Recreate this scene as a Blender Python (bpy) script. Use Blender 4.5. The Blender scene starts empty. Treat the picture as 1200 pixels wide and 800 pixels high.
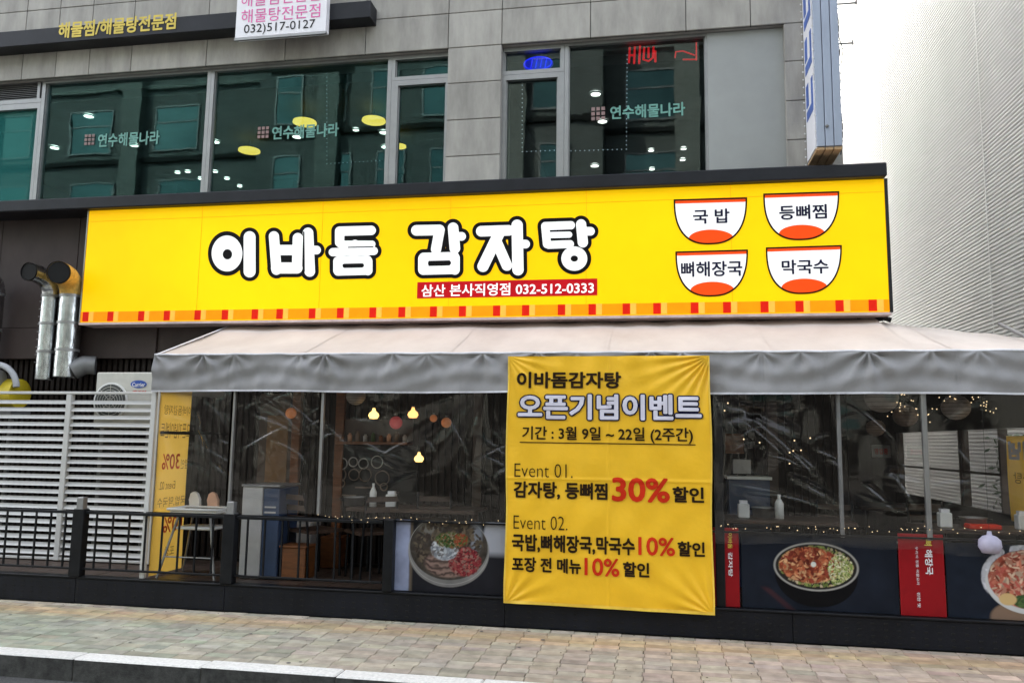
import bpy, math, random
import numpy as np
from mathutils import Vector, Matrix
random.seed(7); rng = np.random.default_rng(7)
SC = bpy.context.scene
COL = SC.collection

# ------------------------------------------------------------------ camera, sky, sun, exposure
YAW, PITCH, ROLL, FOC = -0.17704, 0.12369, 0.01441, 939.44      # focal length in pixels of a 1200 px wide frame
CAMZ = 1.6
def cam_axes():
    f = np.array([math.sin(YAW)*math.cos(PITCH), math.cos(YAW)*math.cos(PITCH), math.sin(PITCH)])
    r = np.array([math.cos(YAW), -math.sin(YAW), 0.0]); u = np.cross(r, f)
    r2 = r*math.cos(ROLL)+u*math.sin(ROLL); u2 = np.cross(r2, f)
    return r2, u2, f
AX_R, AX_U, AX_F = cam_axes()
cam = bpy.data.cameras.new('camera'); camo = bpy.data.objects.new('camera', cam); COL.objects.link(camo)
cam.sensor_width = 36; cam.lens = 36*FOC/1200; cam.clip_start = 0.1; cam.clip_end = 2000
camo.matrix_world = Matrix(((AX_R[0], AX_U[0], -AX_F[0], 0), (AX_R[1], AX_U[1], -AX_F[1], 0), (AX_R[2], AX_U[2], -AX_F[2], CAMZ), (0, 0, 0, 1)))
SC.camera = camo

SUN = Vector((-0.5, 0.5, 0.7)).normalized()
w = bpy.data.worlds.new('World'); SC.world = w; w.use_nodes = True
nt = w.node_tree; bg = nt.nodes['Background']; sky = nt.nodes.new('ShaderNodeTexSky')
sky.sky_type = 'NISHITA'; sky.sun_disc = False
sky.sun_elevation = math.asin(SUN.z); sky.sun_rotation = math.atan2(SUN.x, SUN.y)
sky.air_density = 1.0; sky.dust_density = 4.0; sky.ozone_density = 0.4
hz = nt.nodes.new('ShaderNodeHueSaturation'); hz.inputs['Saturation'].default_value = .38      # milky, hazy sky
nt.links.new(sky.outputs[0], hz.inputs['Color']); nt.links.new(hz.outputs[0], bg.inputs[0]); bg.inputs[1].default_value = 0.15
sl = bpy.data.lights.new('sun', 'SUN'); slo = bpy.data.objects.new('sun', sl); COL.objects.link(slo)
sl.energy = 3.2; sl.angle = math.radians(0.5); sl.color = (1, 0.93, 0.78)
slo.rotation_euler = (-SUN).to_track_quat('-Z', 'Y').to_euler(); slo.location = (0, 0, 30)
SC.view_settings.view_transform = 'Standard'; SC.view_settings.look = 'None'
SC.view_settings.exposure = 2.58; SC.view_settings.gamma = 1
SC.cycles.max_bounces = 8; SC.cycles.transparent_max_bounces = 24
SC.cycles.use_denoising = True

# ------------------------------------------------------------------ measuring helpers: a sight line met with a real plane
def ray(x, y):
    return (AX_R*(x-600)/FOC + AX_U*(400-y)/FOC + AX_F)
def PY(x, y, Y):
    d = ray(x, y); t = Y/d[1]; return d[0]*t, CAMZ+d[2]*t
def PX(x, y, X):
    d = ray(x, y); t = X/d[0]; return d[1]*t, CAMZ+d[2]*t
def PZ(x, y, Z):
    d = ray(x, y); t = (Z-CAMZ)/d[2]; return d[0]*t, d[1]*t

# ------------------------------------------------------------------ materials
def newmat(name):
    m = bpy.data.materials.new(name); m.use_nodes = True
    return m, m.node_tree, m.node_tree.nodes['Principled BSDF']
def N(t, k, **kw):
    n = t.nodes.new(k)
    for a, b in kw.items(): setattr(n, a, b)
    return n
def mat(name, col, rough=0.6, metal=0.0, var=0.12, scale=6.0, bump=0.0, bscale=60.0, emit=0.0, rand=0.0, stretch=(1, 1, 1), spec=0.5, col2=None, detail=4, trans=0.0):
    m, t, p = newmat(name)
    p.inputs['Roughness'].default_value = rough; p.inputs['Metallic'].default_value = metal
    p.inputs['Specular IOR Level'].default_value = spec
    geo = N(t, 'ShaderNodeNewGeometry'); mp = N(t, 'ShaderNodeMapping'); mp.inputs['Scale'].default_value = stretch
    t.links.new(geo.outputs['Position'], mp.inputs[0])
    nz = N(t, 'ShaderNodeTexNoise'); nz.inputs['Scale'].default_value = scale; nz.inputs['Detail'].default_value = detail; nz.inputs['Roughness'].default_value = .65
    t.links.new(mp.outputs[0], nz.inputs['Vector'])
    mix = N(t, 'ShaderNodeMix', data_type='RGBA')
    c = np.array(col[:3])
    a = c*(1-var*1.6) if col2 is None else c
    b = np.clip(c*(1+var*1.6), 0, .95) if col2 is None else np.array(col2)
    mix.inputs[6].default_value = (*a, 1); mix.inputs[7].default_value = (*b, 1)
    mr = N(t, 'ShaderNodeMapRange'); mr.inputs[1].default_value = .3; mr.inputs[2].default_value = .7
    t.links.new(nz.outputs[0], mr.inputs[0]); t.links.new(mr.outputs[0], mix.inputs[0])
    out = mix.outputs[2]
    if rand:
        oi = N(t, 'ShaderNodeObjectInfo'); hs = N(t, 'ShaderNodeHueSaturation'); r2 = N(t, 'ShaderNodeMapRange')
        r2.inputs[3].default_value = 1-rand; r2.inputs[4].default_value = 1+rand
        t.links.new(oi.outputs['Random'], r2.inputs[0]); t.links.new(r2.outputs[0], hs.inputs['Value']); t.links.new(out, hs.inputs['Color']); out = hs.outputs[0]
    t.links.new(out, p.inputs['Base Color'])
    if emit:
        p.inputs['Emission Strength'].default_value = emit; t.links.new(out, p.inputs['Emission Color'])
    if bump:
        n2 = N(t, 'ShaderNodeTexNoise'); n2.inputs['Scale'].default_value = bscale; n2.inputs['Detail'].default_value = 3
        t.links.new(mp.outputs[0], n2.inputs['Vector'])
        bp = N(t, 'ShaderNodeBump'); bp.inputs['Strength'].default_value = bump; bp.inputs['Distance'].default_value = .01
        t.links.new(n2.outputs[0], bp.inputs['Height']); t.links.new(bp.outputs[0], p.inputs['Normal'])
    if trans:
        p.inputs['Transmission Weight'].default_value = trans
    return m
def glow(name, col, s):
    m, t, p = newmat(name)
    p.inputs['Base Color'].default_value = (*col, 1); p.inputs['Emission Color'].default_value = (*col, 1); p.inputs['Emission Strength'].default_value = s
    return m
def glassmat(name, tint, refl, rough=0.02, bump=0.0, bscale=(3, 3, 3), ior=1.5, diffuse=None, dfac=.05):
    """thin sheet: tinted see-through plus a mirror part that grows at grazing angles"""
    m, t, p = newmat(name); t.nodes.remove(p); o = t.nodes['Material Output']
    tr = N(t, 'ShaderNodeBsdfTransparent'); tr.inputs[0].default_value = (*tint, 1)
    gl = N(t, 'ShaderNodeBsdfGlossy'); gl.inputs['Roughness'].default_value = rough; gl.inputs[0].default_value = (*refl, 1)
    fr = N(t, 'ShaderNodeLayerWeight'); fr.inputs[0].default_value = .5
    f0 = ((ior-1)/(ior+1))**2
    pw = N(t, 'ShaderNodeMath', operation='POWER'); pw.inputs[1].default_value = 4.0
    ma = N(t, 'ShaderNodeMath', operation='MULTIPLY_ADD'); ma.inputs[1].default_value = 1-f0; ma.inputs[2].default_value = f0
    t.links.new(fr.outputs['Facing'], pw.inputs[0]); t.links.new(pw.outputs[0], ma.inputs[0])
    mx = N(t, 'ShaderNodeMixShader')
    t.links.new(ma.outputs[0], mx.inputs[0]); t.links.new(tr.outputs[0], mx.inputs[1]); t.links.new(gl.outputs[0], mx.inputs[2])
    if bump:
        geo = N(t, 'ShaderNodeNewGeometry'); mp = N(t, 'ShaderNodeMapping'); mp.inputs['Scale'].default_value = bscale
        nz = N(t, 'ShaderNodeTexNoise'); nz.inputs['Scale'].default_value = 1.0; nz.inputs['Detail'].default_value = 3; nz.inputs['Distortion'].default_value = .6
        bp = N(t, 'ShaderNodeBump'); bp.inputs['Strength'].default_value = bump; bp.inputs['Distance'].default_value = .05
        t.links.new(geo.outputs['Position'], mp.inputs[0]); t.links.new(mp.outputs[0], nz.inputs['Vector'])
        t.links.new(nz.outputs[0], bp.inputs['Height']); t.links.new(bp.outputs[0], gl.inputs['Normal']); t.links.new(bp.outputs[0], fr.inputs['Normal'])
    outp = mx.outputs[0]
    if diffuse:
        df = N(t, 'ShaderNodeBsdfDiffuse'); df.inputs[0].default_value = (*diffuse, 1); m2 = N(t, 'ShaderNodeMixShader'); m2.inputs[0].default_value = dfac
        t.links.new(outp, m2.inputs[1]); t.links.new(df.outputs[0], m2.inputs[2]); outp = m2.outputs[0]
    t.links.new(outp, o.inputs[0])
    return m
def colormat(name, rough=.5, attr='Col', objcol=False, bump=0.0, var=0.0, spec=.5, vscale=25):
    m, t, p = newmat(name); p.inputs['Roughness'].default_value = rough; p.inputs['Specular IOR Level'].default_value = spec
    if objcol: a = N(t, 'ShaderNodeObjectInfo'); out = a.outputs['Color']
    else:
        a = N(t, 'ShaderNodeVertexColor'); a.layer_name = attr; out = a.outputs[0]
    geo = N(t, 'ShaderNodeNewGeometry')
    if var:
        nz = N(t, 'ShaderNodeTexNoise'); nz.inputs['Scale'].default_value = vscale; nz.inputs['Detail'].default_value = 5
        t.links.new(geo.outputs['Position'], nz.inputs['Vector'])
        mr = N(t, 'ShaderNodeMapRange'); mr.inputs[1].default_value = .3; mr.inputs[2].default_value = .7; mr.inputs[3].default_value = 1-var; mr.inputs[4].default_value = 1+var
        t.links.new(nz.outputs[0], mr.inputs[0]); vm = N(t, 'ShaderNodeVectorMath', operation='SCALE')
        t.links.new(out, vm.inputs[0]); t.links.new(mr.outputs[0], vm.inputs['Scale']); out = vm.outputs[0]
    t.links.new(out, p.inputs['Base Color'])
    if bump:
        n2 = N(t, 'ShaderNodeTexNoise'); n2.inputs['Scale'].default_value = 120
        bp = N(t, 'ShaderNodeBump'); bp.inputs['Strength'].default_value = bump; bp.inputs['Distance'].default_value = .004
        t.links.new(geo.outputs['Position'], n2.inputs['Vector']); t.links.new(n2.outputs[0], bp.inputs['Height']); t.links.new(bp.outputs[0], p.inputs['Normal'])
    return m

M = {}
M['stone'] = mat('grey_granite_facing', (.325, .31, .28), .7, var=.18, scale=2.6, stretch=(1.6, 1, .45), bump=.25, bscale=180, rand=.09, detail=8)
M['joint'] = mat('dark_joint', (.06, .06, .055), .9)
M['alu'] = mat('brushed_aluminium', (.29, .29, .29), .42, .7, var=.06, scale=5)
M['alu_dark'] = mat('dull_grey_aluminium', (.20, .20, .20), .5, .4, var=.08)
M['black'] = mat('black_painted_steel', (.006, .0065, .008), .42, .0, var=.3, scale=9, bump=.05, spec=.22)
M['blackmesh'] = mat('black_plinth_panel', (.006, .007, .011), .5, var=.25, scale=3, bump=.1, spec=.22)
M['beam'] = mat('charcoal_fascia', (.012, .013, .017), .45, var=.2, scale=3, bump=.05, spec=.25)
M['brown'] = mat('dark_brown_panel', (.042, .030, .028), .55, spec=.25, var=.2, scale=1.6, stretch=(1, 1, .6), bump=.1, bscale=30)
M['slat'] = mat('dark_brown_slats', (.014, .009, .0075), .6, var=.3, scale=5, stretch=(6, 6, .5), bump=.2, spec=.2)
M['plaster'] = mat('pale_grey_panel', (.30, .31, .30), .55, var=.06, scale=1.2, bump=.04)
M['awning'] = mat('cream_awning_fabric', (.64, .57, .51), .8, col2=(.50, .43, .38), scale=1.5, stretch=(1, .5, 1), bump=.25, bscale=9, detail=6)
M['valance'] = mat('grey_valance_fabric', (.29, .285, .29), .66, col2=(.22, .215, .215), scale=2.6, bump=.12, bscale=90, detail=6)
M['added_lining'] = mat('dark_red_lining', (.016, .007, .006), .8, var=.3)
M['seam'] = mat('pale_seam_tape', (.62, .62, .66), .6)
M['yellowlit'] = mat('backlit_yellow_film', (.95, .60, .002), .4, col2=(.95, .50, .002), scale=.45, emit=.09, spec=.08)
M['orangelit'] = mat('backlit_orange_film', (.93, .28, .004), .35, var=.04, emit=.07, spec=.08)
M['orange2lit'] = mat('backlit_pale_orange_film', (.93, .42, .06), .35, var=.04, emit=.08, spec=.08)
M['redlit'] = mat('backlit_red_film', (.62, .015, .006), .35, var=.05, emit=.06, spec=.08)
M['bowlred'] = mat('backlit_orange_red_film', (.80, .07, .008), .35, var=.03, emit=.07, spec=.08)
M['whitelit'] = mat('backlit_white_film', (.86, .86, .86), .35, var=.01, emit=.09)
M['ink'] = mat('black_print', (.004, .0035, .004), .5, var=.1, spec=.12)
M['navyink'] = mat('navy_print', (.006, .007, .035), .5, var=.1, spec=.12)
M['brownink'] = mat('dark_brown_print', (.022, .011, .004), .6, var=.1, spec=.12)
M['whitefilm'] = mat('white_print', (.78, .77, .80), .45, var=.02)
M['lilacwhite'] = mat('white_banner_print', (.66, .64, .74), .5, var=.02)
M['redink'] = mat('red_banner_print', (.58, .026, .006), .6, var=.05, spec=.15)
M['redbox'] = mat('deep_red_print', (.55, .008, .015), .4, var=.05, emit=.02, spec=.08)
M['banner'] = mat('yellow_banner_cloth', (.88, .50, .012), .42, var=.03, scale=4, bump=.22, bscale=18, detail=6)
M['bannerside'] = mat('yellow_side_cloth', (.88, .55, .10), .6, var=.05, scale=4)
_t = M['bannerside'].node_tree; _p = _t.nodes['Principled BSDF']; _tl = _t.nodes.new('ShaderNodeBsdfTranslucent'); _tl.inputs[0].default_value = (.95, .58, .10, 1)
_m = _t.nodes.new('ShaderNodeMixShader'); _m.inputs[0].default_value = .55; _t.links.new(_p.outputs[0], _m.inputs[1]); _t.links.new(_tl.outputs[0], _m.inputs[2]); _t.links.new(_m.outputs[0], _t.nodes['Material Output'].inputs[0])
M['magenta'] = mat('pink_print', (.70, .10, .36), .4)
M['gold'] = mat('gold_letters', (.62, .47, .06), .5, var=.1)
M['duct'] = mat('galvanised_duct', (.50, .52, .54), .22, 1.0, var=.25, scale=9, stretch=(1, 1, .4), bump=.5, bscale=26)
M['insul'] = mat('yellow_foam_insulation', (.62, .38, .08), .8, var=.2, scale=20, bump=.6)
M['hole'] = mat('black_opening', (.004, .004, .004), .9)  # near-black colour shared by mouths, slots, backings and fronts opposite
M['whitepaint'] = mat('white_painted_steel', (.54, .535, .52), .35, var=.04, scale=3)
M['acbody'] = mat('offwhite_casing', (.50, .49, .44), .5, var=.06)
M['grille'] = mat('dark_fan_grille', (.06, .065, .06), .6)
M['blue'] = mat('blue_logo', (.02, .07, .32), .4)
M['yellowtank'] = mat('yellow_tank', (.55, .42, .02), .5, var=.1)
M['hosegrey'] = mat('grey_hose', (.35, .36, .38), .6)
M['concrete'] = mat('kerb_granite', (.62, .61, .58), .75, var=.12, scale=40, bump=.5, bscale=120, rand=.06, detail=8)
M['asphalt'] = mat('asphalt', (.05, .05, .05), .85, var=.3, scale=60, bump=.6, bscale=300)
M['sandjoint'] = mat('dirty_joint_sand', (.07, .065, .055), .95, var=.25, scale=30)
M['tile'] = mat('brown_deck_tile', (.06, .04, .03), .45, var=.2, scale=8)
M['wallwhite'] = mat('white_corrugated_cladding', (.76, .765, .765), .42, var=.03, scale=.7, stretch=(1, 1, .3), spec=.4)
M['whiteplastic'] = mat('white_plastic', (.72, .72, .70), .35, var=.03)
M['peach'] = mat('peach_cushion', (.62, .36, .24), .6)
M['wood'] = mat('warm_wood', (.16, .055, .015), .5, var=.2, stretch=(1, 1, 8))
M['darkwood'] = mat('dark_wood', (.05, .028, .018), .45, var=.2, stretch=(1, 8, 1))
M['cabinet'] = mat('grey_cabinet', (.40, .39, .38), .5, var=.06)
M['navy'] = mat('navy_panel', (.03, .05, .10), .4, var=.1)
M['lantern'] = mat('brown_paper_lantern', (.20, .15, .12), .8, var=.1, rand=.2)
M['green'] = mat('dark_leaf', (.05, .10, .035), .55, var=.3)
M['whiteled'] = glow('white_downlight', (1, .97, .9), 1.6)
M['yellowled'] = glow('yellow_pendant_glow', (1, .60, .10), .36)
M['bulb'] = glow('warm_bulb', (1, .62, .18), .5)
M['bulb2'] = glow('amber_bulb', (1, .46, .13), .42)
M['pinklamp'] = glow('pink_lamp', (.6, .09, .10), .03)
M['orangelamp'] = glow('dim_orange_lamp', (.7, .25, .09), .03)
M['fairy'] = glow('fairy_light', (1, .74, .42), .28)
M['leddot'] = glow('led_dot', (.7, .78, .9), .12)
M['neonred'] = glow('red_neon', (.9, .012, .02), .16)
M['neonblue'] = glow('blue_neon', (.015, .03, 1), .3)
M['tealtext'] = mat('mint_window_lettering', (.13, .32, .27), .5, var=.15, scale=12)
M['browntext'] = mat('brown_emblem', (.25, .16, .15), .5)
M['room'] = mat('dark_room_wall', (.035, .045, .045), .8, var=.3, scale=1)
M['glass'] = glassmat('teal_tinted_glass', (.60, .74, .72), (.52, .86, .90), .012, bump=.02, bscale=(1.2, 1, .9), ior=1.42)
M['glass2'] = glassmat('grey_tinted_glass', (.64, .70, .70), (.75, .92, .93), .012, bump=.02, bscale=(1.2, 1, .9), ior=1.44)
M['glassteal'] = glassmat('pale_teal_glass', (.25, .5, .47), (.55, .95, .9), .02, ior=1.6, diffuse=(.03, .17, .16), dfac=.5)
M['vinyl'] = glassmat('clear_vinyl', (.93, .93, .93), (1, .97, .93), .05, bump=.06, bscale=(2.2, 2.2, 5.5), ior=1.50, diffuse=(.5, .5, .52), dfac=.003)
M['steelpanel'] = mat('blue_grey_steel', (.30, .34, .42), .4, .3, var=.05, stretch=(1, 1, .3))
M['woodend'] = mat('weathered_wood_board', (.38, .25, .13), .7, var=.2, stretch=(8, 1, 8))
M['signblue'] = mat('blue_print', (.05, .12, .42), .4)
M['oppwall'] = mat('opposite_stone', (.10, .105, .10), .8, var=.12, scale=1.0)
M['fadedink'] = mat('faded_print_through', (.30, .17, .05), .7, spec=.1); M['fadedred'] = mat('faded_red_print_through', (.72, .13, .05), .7, spec=.1)
M['oppglass'] = mat('opposite_glass', (.05, .10, .10), .06, .85, scale=.3, col2=(.13, .23, .22))
M['opppale'] = mat('opposite_pale_band', (.17, .175, .16), .8, var=.2)
M['bounceside'] = mat('pale_bounce_render', (.66, .65, .62), .8, var=.05)
M['kerbdark'] = mat('dark_kerb_face', (.045, .045, .042), .85, var=.35, scale=14, bump=.5, bscale=90)  # darker colour for the kerb front below its top edge
M['print'] = colormat('printed_photo', .5, spec=.12)
M['block'] = colormat('paving_block_colour', .8, objcol=True, bump=.8, var=.24, vscale=9)
M['blockv'] = colormat('paving_block_colour_joined', .8, bump=.8, var=.24, vscale=9)

# ------------------------------------------------------------------ builders
class MB:
    def __init__(s): s.v = []; s.f = []; s.sm = []
    def add(s, vs, fs, smooth=False):
        o = len(s.v); s.v += [tuple(map(float, p)) for p in vs]; s.f += [tuple(i+o for i in f) for f in fs]; s.sm += [smooth]*len(fs); return s
    def box(s, x0, x1, y0, y1, z0, z1, bev=0.0):
        if x0 > x1: x0, x1 = x1, x0
        if y0 > y1: y0, y1 = y1, y0
        if z0 > z1: z0, z1 = z1, z0
        if bev <= 0:
            vs = [(x, y, z) for z in (z0, z1) for y in (y0, y1) for x in (x0, x1)]
            return s.add(vs, [(0, 2, 3, 1), (4, 5, 7, 6), (0, 1, 5, 4), (2, 6, 7, 3), (0, 4, 6, 2), (1, 3, 7, 5)])
        b = min(bev, (x1-x0)*.45, (y1-y0)*.45, (z1-z0)*.45)
        vs = []; X = (x0, x1); Yy = (y0, y1); Z = (z0, z1); idx = {}
        for i in (0, 1):
            for j in (0, 1):
                for k in (0, 1):
                    sx, sy, sz = (1, -1)[i], (1, -1)[j], (1, -1)[k]
                    for a, d in enumerate(((0, sy*b, sz*b), (sx*b, 0, sz*b), (sx*b, sy*b, 0))):
                        idx[i, j, k, a] = len(vs); vs.append((X[i]+d[0], Yy[j]+d[1], Z[k]+d[2]))
        fs = []
        def g(*q): return tuple(idx[t] for t in q)
        for i in (0, 1):
            q = g((i, 0, 0, 0), (i, 1, 0, 0), (i, 1, 1, 0), (i, 0, 1, 0)); fs.append(q if i else q[::-1])
            q = g((0, i, 0, 1), (1, i, 0, 1), (1, i, 1, 1), (0, i, 1, 1)); fs.append(q[::-1] if i else q)
            q = g((0, 0, i, 2), (1, 0, i, 2), (1, 1, i, 2), (0, 1, i, 2)); fs.append(q if i else q[::-1])
        for j in (0, 1):
            for k in (0, 1):
                q = g((0, j, k, 1), (1, j, k, 1), (1, j, k, 2), (0, j, k, 2)); fs.append(q)
                q = g((j, 0, k, 0), (j, 1, k, 0), (j, 1, k, 2), (j, 0, k, 2)); fs.append(q)
                q = g((j, k, 0, 0), (j, k, 1, 0), (j, k, 1, 1), (j, k, 0, 1)); fs.append(q)
        for i in (0, 1):
            for j in (0, 1):
                for k in (0, 1): fs.append(g((i, j, k, 0), (i, j, k, 1), (i, j, k, 2)))
        return s.add(vs, fs)
    def tube(s, pts, r, n=12, caps=True):
        pts = [Vector(p) for p in pts]; rs = r if isinstance(r, (list, tuple)) else [r]*len(pts)
        vs = []; up = None
        for i, p in enumerate(pts):
            d = (pts[min(i+1, len(pts)-1)]-pts[max(i-1, 0)]).normalized()
            if up is None: up = d.orthogonal().normalized()
            up = (up-d*up.dot(d)).normalized(); sd = d.cross(up)
            for k in range(n):
                a = 2*math.pi*k/n; vs.append(p+(up*math.cos(a)+sd*math.sin(a))*rs[i])
        fs = [(i*n+k, i*n+(k+1) % n, (i+1)*n+(k+1) % n, (i+1)*n+k) for i in range(len(pts)-1) for k in range(n)]
        s.add(vs, fs, True)
        if caps:
            s.add(vs[:n], [tuple(range(n))[::-1]]); s.add(vs[-n:], [tuple(range(n))])
        return s
    def lathe(s, c, prof, n=20):
        vs = [(c[0]+r*math.cos(2*math.pi*k/n), c[1]+r*math.sin(2*math.pi*k/n), c[2]+z) for r, z in prof for k in range(n)]
        fs = [(i*n+k, i*n+(k+1) % n, (i+1)*n+(k+1) % n, (i+1)*n+k) for i in range(len(prof)-1) for k in range(n)]
        return s.add(vs, fs, True)
    def grid(s, fn, nu, nv, smooth=True):
        vs = [fn(i/nu, j/nv) for j in range(nv+1) for i in range(nu+1)]
        fs = [(j*(nu+1)+i, j*(nu+1)+i+1, (j+1)*(nu+1)+i+1, (j+1)*(nu+1)+i) for j in range(nv) for i in range(nu)]
        return s.add(vs, fs, smooth)
    def mesh(s, name, off=(0, 0, 0)):
        me = bpy.data.meshes.new(name); o = off
        me.from_pydata([(a-o[0], b-o[1], c-o[2]) for a, b, c in s.v], [], s.f)
        me.polygons.foreach_set('use_smooth', s.sm); me.update(); return me
    def build(s, name, m, parent=None, label=None, kind=None, loc=None):
        root = (0, 0, 0)
        if parent is not None: root = parent['_o']
        off = loc if (loc is not None) else root
        me = s.mesh(name, off); ob = bpy.data.objects.new(name, me); me.materials.append(M[m] if isinstance(m, str) else m)
        COL.objects.link(ob)
        if parent is not None:
            ob.parent = parent; ob.location = tuple(off[i]-root[i] for i in range(3))
        else: ob.location = off
        ob['_o'] = tuple(off)
        if label: ob['label'] = label
        if kind: ob['kind'] = kind
        return ob
def thing(name, label, cat, loc, group=None):
    o = bpy.data.objects.new(name, None); COL.objects.link(o); o.location = loc; o['_o'] = tuple(loc)
    o.empty_display_size = .1
    o['label'] = label; o['category'] = cat
    if group: o['group'] = group
    return o
def tag(o, label, cat, group=None):
    o['label'] = label; o['category'] = cat
    if group: o['group'] = group
    return o
def inst(src, parent, loc, color=None):
    o = src.copy(); COL.objects.link(o); o.parent = parent
    r = parent['_o']; o.location = tuple(loc[i]-r[i] for i in range(3)); o['_o'] = tuple(loc)
    if color is not None: o.color = color
    return o

_tcache = {}
def glyphs(body, bold=0.0):
    k = (body, bold)
    if k in _tcache: return _tcache[k]
    c = bpy.data.curves.new('t', 'FONT'); c.body = body; c.resolution_u = 3; c.offset = min(bold, 0)
    o = bpy.data.objects.new('t', c); COL.objects.link(o)
    dg = bpy.context.evaluated_depsgraph_get(); dg.update()
    me = bpy.data.meshes.new_from_object(o.evaluated_get(dg))
    v = np.array([p.co[:] for p in me.vertices]); f = [tuple(p.vertices) for p in me.polygons]
    COL.objects.unlink(o); bpy.data.objects.remove(o); bpy.data.curves.remove(c); bpy.data.meshes.remove(me)
    if bold > 0:
        n0 = len(v); vs = [v]; fs = list(f); q = 8 if bold < .05 else 16
        for i in range(q):
            a = 2*math.pi*(i+.5)/q; vs.append(v+np.array([math.cos(a)*bold, math.sin(a)*bold, 0])+np.array([0, 0, (i+1)*.00018]))
            fs += [tuple(j+n0*(i+1) for j in t) for t in f]
        v = np.concatenate(vs); f = fs
    _tcache[k] = (v, f); return v, f
def text(body, X0, X1, Z0, Z1, surf, m, parent, bold=0.0, name='lettering', mirror=False, ref=None, grow=0.0, builder=None):
    """lettering fitted to the rectangle X0..X1, Z0..Z1 of the surface given by surf(X, Z) -> point"""
    v, f = glyphs(body, bold); vr, _ = glyphs(body, ref if ref is not None else bold)
    lo = vr.min(0); hi = vr.max(0); u = (v[:, 0]-lo[0])/(hi[0]-lo[0]); z = (v[:, 1]-lo[1])/(hi[1]-lo[1])
    if mirror: u = 1-u; f = [t[::-1] for t in f]
    mb = builder or MB()
    pts = []
    for a, b, e in zip(u, z, v[:, 2]):
        p = surf(X0+(X1-X0)*a, Z0+(Z1-Z0)*b); pts.append((p[0], p[1]-e, p[2]))
    mb.add(pts, f)
    if builder is None: return mb.build(name, m, parent)
def box_px(x0, x1, y0, y1, Y):
    ym = (y0+y1)/2; xm = (x0+x1)/2
    return PY(x0, ym, Y)[0], PY(x1, ym, Y)[0], PY(xm, y1, Y)[1], PY(xm, y0, Y)[1]
def text_px(body, px, Y, m, parent, bold=0.0, surf=None, name='lettering', ref=None):
    X0, X1, Z0, Z1 = box_px(*px, Y)
    return text(body, X0, X1, Z0, Z1, surf or (lambda X, Z: (X, Y, Z)), m, parent, bold, name, ref=ref)

# outlines from signed distances in drawing pixels, kept as real polygons
def sdf_cap(x, y, a, b, r):
    px, py = x-a[0], y-a[1]; bx, by = b[0]-a[0], b[1]-a[1]; L = bx*bx+by*by
    h = np.clip((px*bx+py*by)/L, 0, 1) if L > 0 else 0*px
    return np.hypot(px-bx*h, py-by*h)-r
def sdf_ell(x, y, c, rx, ry): return (np.hypot((x-c[0])/rx, (y-c[1])/ry)-1)*min(rx, ry)
def sdf_poly_mesh(fn, x0, x1, y0, y1, st, mapper, mb):
    nx = int((x1-x0)/st)+1; ny = int((y1-y0)/st)+1
    xs = x0+st*np.arange(nx); ys = y0+st*np.arange(ny)
    gx, gy = np.meshgrid(xs, ys); d = fn(gx, gy)
    V = []; F = []
    def emit(pts):
        o = len(V); V.extend(mapper(*p) for p in pts); F.append(tuple(range(o, o+len(pts))))
    ins = d < 0
    for j in range(ny-1):
        full = ins[j, :-1] & ins[j, 1:] & ins[j+1, :-1] & ins[j+1, 1:]
        anyi = ins[j, :-1] | ins[j, 1:] | ins[j+1, :-1] | ins[j+1, 1:]
        i = 0
        while i < nx-1:
            if full[i]:
                k = i
                while k < nx-1 and full[k]: k += 1
                emit([(xs[i], ys[j+1]), (xs[k], ys[j+1]), (xs[k], ys[j]), (xs[i], ys[j])]); i = k; continue
            if anyi[i]:
                c = [(i, j+1), (i+1, j+1), (i+1, j), (i, j)]; pts = []
                for q in range(4):
                    a, b = c[q], c[(q+1) % 4]; da, db = d[a[1], a[0]], d[b[1], b[0]]
                    pa = (xs[a[0]], ys[a[1]]); pb = (xs[b[0]], ys[b[1]])
                    if da < 0: pts.append(pa)
                    if (da < 0) != (db < 0):
                        t = da/(da-db); pts.append((pa[0]+(pb[0]-pa[0])*t, pa[1]+(pb[1]-pa[1])*t))
                if len(pts) > 2: emit(pts)
            i += 1
    mb.add(V, F)
# ================================================================== GROUND
YP, YK0, YK1, ZR = 7.1, 5.39, 5.56, -.16          # plinth face, kerb front and back, road level
road = MB().add([(-300, -300, ZR), (300, -300, ZR), (300, YK0+.02, ZR), (-300, YK0+.02, ZR)], [(0, 1, 2, 3)]).build('road', 'asphalt', kind='structure')
pav = MB().box(-300, 300, YK1+.001, 300, -.5, -.012).build('pavement', 'sandjoint', kind='structure')
blk = MB(); a, b, c_ = .0988, .0488, .003
blk.add([(-a, -b, -.05), (a, -b, -.05), (a, b, -.05), (-a, b, -.05), (-a, -b, -.006), (a, -b, -.006), (a, b, -.006), (-a, b, -.006), (-a+c_, -b+c_, 0), (a-c_, -b+c_, 0), (a-c_, b-c_, 0), (-a+c_, b-c_, 0)],
        [(0, 1, 5, 4), (1, 2, 6, 5), (2, 3, 7, 6), (3, 0, 4, 7), (4, 5, 9, 8), (5, 6, 10, 9), (6, 7, 11, 10), (7, 4, 8, 11), (8, 9, 10, 11)])
blk_me = blk.mesh('paving_block'); blk_me.materials.append(M['block'])
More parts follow.
